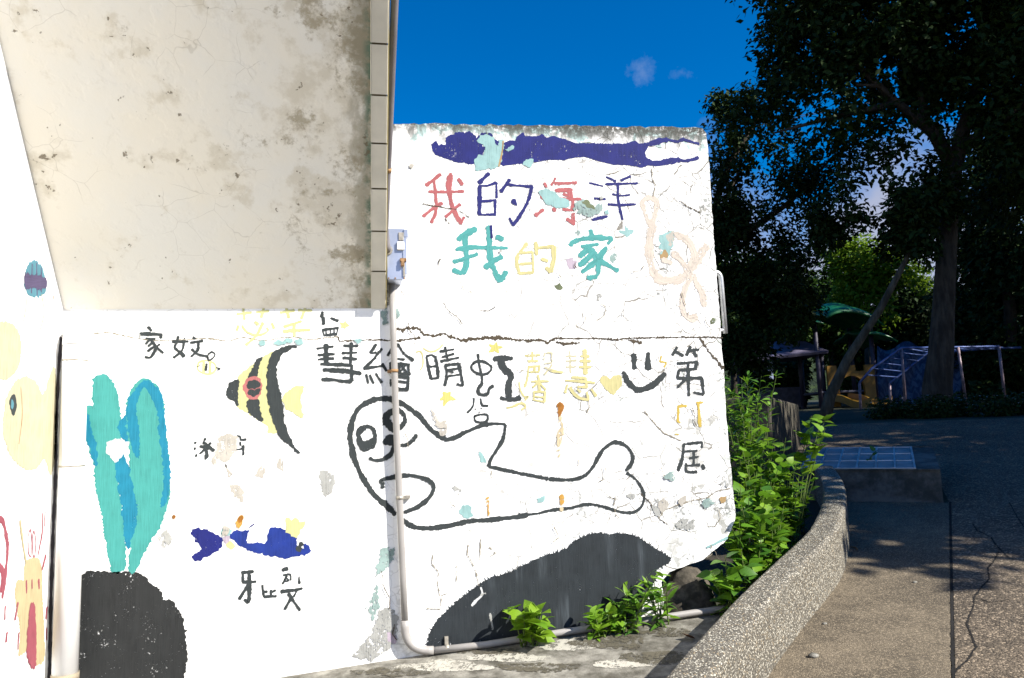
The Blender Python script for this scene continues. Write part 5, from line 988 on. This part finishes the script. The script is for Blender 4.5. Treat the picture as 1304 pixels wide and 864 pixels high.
for i, (a, nn_, zc, R, H, lab) in enumerate([(9.0, 4.7, 4.5, 2.9, 1.9, 'leafy tree across the road nearest to the pavement'), (13, 8.5, 9.5, 3.9, 4.0, 'tall tree across the road behind the nearest one'), (14, 15, 11.5, 4.8, 5.0, 'tall spreading tree beyond the road bend'), (20, 11, 16, 5.0, 5.0, 'very tall tree on the far side of the road'), (22, 19, 14, 6.0, 5.5, 'very tall tree shading the playground'), (17, 25, 10, 6.0, 4.5, 'wide tree on the right of the playground'), (27, 28, 20, 7.0, 8.0, 'very tall wide tree at the far right of the playground')]):
    x, y = an(a, nn_); shade_tree(lab, x, y, zc, R, H, 6000 if i < 2 else 9000, .30 if i < 2 else .34, 70+i)

# ------------------------------------------------------------------ low flowering hedge along the road
hedge = []
g = np.random.default_rng(4)
for k in range(26):
    px = 1125+k*13; q = at(px, 525, 13.2+.3*math.sin(k)); zz_ = gz(q[0], q[1]); hedge.append((q[0], q[1], zz_+.12, .28, .28, .20+.04*math.sin(k*1.7)))
o = link('hedge', crown_mesh('hedge', hedge, 12000, .06, 21, MT_DARK, (0, 0, 0), 5, -.6), None); o['kind'] = 'stuff'; tag(o, 'low dark ground cover along the far edge of the road', 'hedge')
M_PETAL = simple('white petal', (.7, .7, .68), .6)
bm = bmesh.new()
for k in range(170):
    b = hedge[wr.randrange(len(hedge))]; d = Vector((wr.gauss(0, 1), wr.gauss(0, 1)-.8, abs(wr.gauss(0, 1)))).normalized(); c = Vector(b[:3])+Vector((d.x*b[3], d.y*b[4], d.z*b[5]))*1.05; s = wr.uniform(.012, .024)
    for j in range(4):
        a = j*math.pi/2+k; e = Vector((math.cos(a), math.sin(a), .4))*s; f = Vector((math.cos(a+.7), math.sin(a+.7), .4))*s*.9
        bm.faces.new([bm.verts.new(c), bm.verts.new(c+e), bm.verts.new(c+f)])
o = obj('flowers', bm, M_PETAL); o['kind'] = 'stuff'; tag(o, 'tiny white flowers scattered over the low hedge', 'flowers')

# ------------------------------------------------------------------ playground
M_BAR = simple('worn blue paint', (.08, .125, .31), .4, .3, 10, 0, .2, spec=.5); M_POST = simple('worn pink post', (.27, .20, .22), .45, .35, 12, 0, .2, spec=.5)
RB = 21.0
mb = thing('monkey_bars', 'blue and pink metal monkey bars with a sloping ladder end', 'monkey bars', (0, 0, 0))
def P3(px, py, r=RB): return Vector(at(px, py, r))
gpos = P3(1190, 520); mb.location = (gpos.x, gpos.y, gz(gpos.x, gpos.y)); om = Vector(mb.location)
def mtube(name, pts, r, mat): 
    bm = bmesh.new(); tube(bm, [Vector(p)-om for p in pts], r, 8); return obj(name, bm, mat, mb)
near_rail = [P3(1094.5, 488, 20), P3(1110, 470, 20.2), P3(1148, 443.5, 20.6), P3(1220, 442.5, 21), P3(1272, 441.5, 21.4)]
off3 = (P3(1133, 489, 21.6)-P3(1094.5, 488, 20))
far_rail = [p+off3 for p in near_rail]
far_rail[0] = P3(1133, 489, 21.6); far_rail[1] = P3(1146, 477.5, 21.7); far_rail[2] = P3(1181, 450.5, 22.0)
far_rail[3] = P3(1248, 445, 22.4); far_rail[4] = P3(1300, 443, 22.8)
mtube('side_rail', near_rail, .028, M_BAR); mtube('side_rail', far_rail, .028, M_BAR)
def lerp_path(P, t):
    d = [0]
    for a, b in zip(P, P[1:]): d.append(d[-1]+(b-a).length)
    s = t*d[-1]
    for i in range(len(P)-1):
        if s <= d[i+1]+1e-6: return P[i].lerp(P[i+1], (s-d[i])/(d[i+1]-d[i]))
    return P[-1]
for k in range(14):
    t = .075+.066*k
    if t < 1: mtube('rung', [lerp_path(near_rail, t), lerp_path(far_rail, t)], .016, M_BAR)
for top, px, py, r in ((near_rail[0], 1096.5, 530, 20), (near_rail[2], 1153, 515, 20.6), (near_rail[3], 1230.5, 515, 21), (near_rail[4], 1280, 511, 21.4), (far_rail[0], 1134.5, 521, 21.6)):
    b = P3(px, py, r); b.z = min(b.z, gz(b.x, b.y)); mtube('post', [b, top], .032, M_POST)
# tarpaulin on the bank behind the bars
bm = bmesh.new(); tr_ = {}
for i in range(31):
    for j in range(17):
        px = 1117+108*i/30; py = 441+(84)*j/16; q = at(px, py+6*math.sin(i*.45), 25.5-.09*j+.10*math.sin(i*.9+j*.35)+.05*math.sin(i*2.1-j)); tr_[i, j] = bm.verts.new(q)
for i in range(30):
    for j in range(16): bm.faces.new((tr_[i, j], tr_[i+1, j], tr_[i+1, j+1], tr_[i, j+1]))
t = NT('blue striped tarpaulin'); w = t.noise(1, 4, .6, t.mapping((7, 7, 1.2), rot=(0, .5, 0))); t.bump(w, .6, .05); M_TARP = t.fin(t.mix(t.step(w, .42, .6), (.04, .055, .10), (.13, .15, .20)), .6)
o = obj('tarpaulin', bm, M_TARP, None, True); sm = o.modifiers.new('thick', 'SOLIDIFY'); sm.thickness = .01; tag(o, 'wrinkled blue and white tarpaulin hung behind the monkey bars', 'tarpaulin')
# play tower
M_YEL = simple('yellow plastic', (.24, .125, .01), .45, .15, 5, spec=.5); M_GRN = simple('green plastic', (.006, .12, .03), .4, .15, 4, spec=.5); M_PPOST = simple('dark violet post', (.04, .035, .06), .45, .2, 6, spec=.5); M_DECK = simple('grey deck', (.10, .10, .13), .6)
RT = 23.0
pt_ = thing('play_tower', 'play tower with a green leaf canopy, yellow arch panel and slide', 'play tower', (0, 0, 0)); c0 = P3(1088, 525, RT); pt_.location = (c0.x, c0.y, gz(c0.x, c0.y)); op = Vector(pt_.location)
ax = Vector(AX_R); ax.z = 0; ax.normalize(); ay = Vector((-ax.y, ax.x, 0))
def loc(a, b, z): return ax*a+ay*b+Vector((0, 0, z))      # a right, b away, z up, from the tower base
def ppx(px): return (px-1088)/1000*RT*1.05
def pzz(py): return at(1088, py, RT)[2]-op.z
def tbox(name, a0, a1, b0, b1, z0, z1, mat, bev=.02):
    bm = bmesh.new(); box(bm, a0, a1, b0, b1, z0, z1, 0, bev, Matrix(((ax.x, ay.x, 0, 0), (ax.y, ay.y, 0, 0), (0, 0, 1, 0), (0, 0, 0, 1)))); return obj(name, bm, mat, pt_)
for a, b in ((ppx(1052), 0), (ppx(1114), 0), (ppx(1052), 1.3), (ppx(1114), 1.3)):
    bm = bmesh.new(); tube(bm, [loc(a, b, -.1), loc(a, b, pzz(410))], .06, 10); obj('post', bm, M_PPOST, pt_)
tbox('deck', ppx(1052), ppx(1114), -.05, 1.35, pzz(500), pzz(497), M_DECK)
# arch panel with battlements: thick outline around an opening
w0, w1 = ppx(1060), ppx(1112); zt3, zb3 = pzz(473), max(.02, pzz(528))
outl = [(w0, zb3), (w0, zt3)]
nb_ = 5
for k in range(nb_):
    xa = w0+(w1-w0)*k/nb_; xb = w0+(w1-w0)*(k+1)/nb_; h = .16 if k % 2 == 0 else 0
    outl += [(xa, zt3+h), (xb, zt3+h)]
outl += [(w1, zt3), (w1, zb3)]
cx_ = (w0+w1)/2; rw = (w1-w0)*.27; za = pzz(495)
arc_ = [(cx_+rw, zb3)]+[(cx_+rw*math.cos(a), za+rw*math.sin(a)) for a in [math.pi*i/12 for i in range(13)]]+[(cx_-rw, zb3)]
poly_ = outl+arc_
bm = bmesh.new(); tri = geometry.tessellate_polygon([[Vector((p[0], p[1], 0)) for p in poly_]])
f_ = [bm.verts.new(loc(p[0], -.12, p[1])) for p in poly_]; k_ = [bm.verts.new(loc(p[0], -.02, p[1])) for p in poly_]
for t_ in tri:
    bm.faces.new([f_[i] for i in t_]); bm.faces.new([k_[i] for i in t_])
for i in range(len(poly_)): bm.faces.new((f_[i], f_[(i+1) % len(poly_)], k_[(i+1) % len(poly_)], k_[i]))
bmesh.ops.recalc_face_normals(bm, faces=bm.faces[:]); obj('arch_panel', bm, M_YEL, pt_)
# slide
bm = bmesh.new(); sl = [loc(ppx(1070), -.15, pzz(508)), loc(ppx(1078), -.5, pzz(511)), loc(ppx(1086), -1.0, pzz(520)), loc(ppx(1092), -1.4, .06)]
P = [Vector(p) for p in catmull([np.array(p) for p in sl], .1)]; rg = []
for p in P:
    rg.append([bm.verts.new(p+ax*u+Vector((0, 0, w))) for u, w in ((-.28, .14), (-.24, .14), (-.22, 0), (.22, 0), (.24, .14), (.28, .14), (.28, -.05), (-.28, -.05))])
for a, b in zip(rg, rg[1:]):
    for k in range(8): bm.faces.new((a[k], a[(k+1) % 8], b[(k+1) % 8], b[k]))
bm.faces.new(rg[0]); bm.faces.new(rg[-1][::-1]); bmesh.ops.recalc_face_normals(bm, faces=bm.faces[:]); obj('slide', bm, M_YEL, pt_)
# leaf canopy
def canopy(px, py, wpx, hpx, tilt):
    bm = bmesh.new(); V = {}
    for i in range(17):
        for j in range(13):
            u = -1+2*i/16; v = -1+2*j/12
            a = ppx(px)+u*wpx/1000*RT; b = .65+v*1.0; z = pzz(py)+hpx/1000*RT*(math.sqrt(max(0, 1-.80*u*u))*(1-.35*v*v)+.05*math.cos(8*v))-.12*abs(v)+tilt*u
            V[i, j] = bm.verts.new(loc(a, b, z))
    for i in range(16):
        for j in range(12): bm.faces.new((V[i, j], V[i+1, j], V[i+1, j+1], V[i, j+1]))
    o = obj('canopy', bm, M_GRN, pt_, True); s_ = o.modifiers.new('thick', 'SOLIDIFY'); s_.thickness = .05; return o
canopy(1092, 415, 33, 31, -.12); canopy(1118, 432, 20, 14, -.1); canopy(1042, 415, 16, 13, .1)
# small shelter on the left
M_ROOF = simple('faded violet roof', (.10, .09, .135), .6, .25, 4, .2); M_WPOST = simple('pale blue panel', (.30, .35, .48), .4)
sh = thing('shelter', 'small shelter with a faded violet roof left of the play tower', 'shelter', (0, 0, 0)); c1 = P3(1003, 515, 22.5); sh.location = (c1.x, c1.y, gz(c1.x, c1.y)); os_ = Vector(sh.location)
def sx(px): return (px-1003)/1000*22.5*1.05
def sz(py): return at(1003, py, 22.5)[2]-os_.z
MX = Matrix(((ax.x, ay.x, 0, 0), (ax.y, ay.y, 0, 0), (0, 0, 1, 0), (0, 0, 0, 1)))
bm = bmesh.new(); r = [loc(sx(958), -.3, sz(457)), loc(sx(1050), -.3, sz(450)), loc(sx(1040), .7, sz(432)), loc(sx(992), .7, sz(430)), loc(sx(1050), 1.8, sz(450)), loc(sx(962), 1.8, sz(455))]
vs = [bm.verts.new(p) for p in r]; bm.faces.new((vs[0], vs[1], vs[2], vs[3])); bm.faces.new((vs[3], vs[2], vs[4], vs[5])); bm.faces.new((vs[0], vs[3], vs[5])); bm.faces.new((vs[1], vs[4], vs[2]))
o = obj('roof', bm, M_ROOF, sh); s_ = o.modifiers.new('thick', 'SOLIDIFY'); s_.thickness = .07
for a, b in ((968, 0), (1046, 0), (968, 1.5), (1046, 1.5)):
    bm = bmesh.new(); tube(bm, [loc(sx(a), b, -.1), loc(sx(a), b, sz(452))], .06, 8); obj('post', bm, M_PPOST, sh)
bm = bmesh.new(); box(bm, sx(982), sx(988), -.1, -.04, sz(483), sz(458), 0, .01, MX); obj('side_panel', bm, M_WPOST, sh)
bm = bmesh.new(); box(bm, sx(968), sx(1046), 1.45, 1.52, .1, sz(490), 0, .01, MX); obj('back_panel', bm, M_DECK, sh)
# wires crossing the sky
for i, (p0, p1, lab) in enumerate([((880, 168, 18), (1420, 62, 24), 'thin overhead wire crossing the sky behind the trees'), ((880, 176, 18), (1420, 48, 24), 'second overhead wire steeper than the first behind the trees')]):
    a, b = Vector(at(*p0)), Vector(at(*p1)); bm = bmesh.new(); tube(bm, [a.lerp(b, k/12)-Vector((0, 0, .5*math.sin(math.pi*k/12)*.35)) for k in range(13)], .007, 5)
    tag(obj('overhead_wire', bm, simple('black wire', (.02, .02, .02), .6)), lab, 'wire', 'overhead wires')
# wooded hill behind everything
bm = bmesh.new(); V = {}
N1, N2 = 60, 14
for i in range(N1):
    for j in range(N2):
        azm = R_(-60+150*i/(N1-1)); r = 42+j*9; q = (r*math.sin(azm), -4+r*math.cos(azm)); h = 13*(1-math.exp(-((j)/4.0)**1.6))*(1+.22*math.sin(i*.35)+.10*math.sin(i*.9+1))
        V[i, j] = bm.verts.new((q[0], q[1], 2.4+h+(wr.gauss(0, .4) if j else -1)))
for i in range(N1-1):
    for j in range(N2-1): bm.faces.new((V[i, j], V[i+1, j], V[i+1, j+1], V[i, j+1]))
bmesh.ops.recalc_face_normals(bm, faces=bm.faces[:])
t = NT('wooded hillside'); t.bump(t.noise(1.1, 5, .7), 1.0, 1.2); M_HILL = t.fin(t.mix(t.step(t.noise(.8, 6, .7), .4, .65), (.012, .024, .008), (.035, .06, .014)), .95)
struct(obj('hill', bm, M_HILL, None, True))
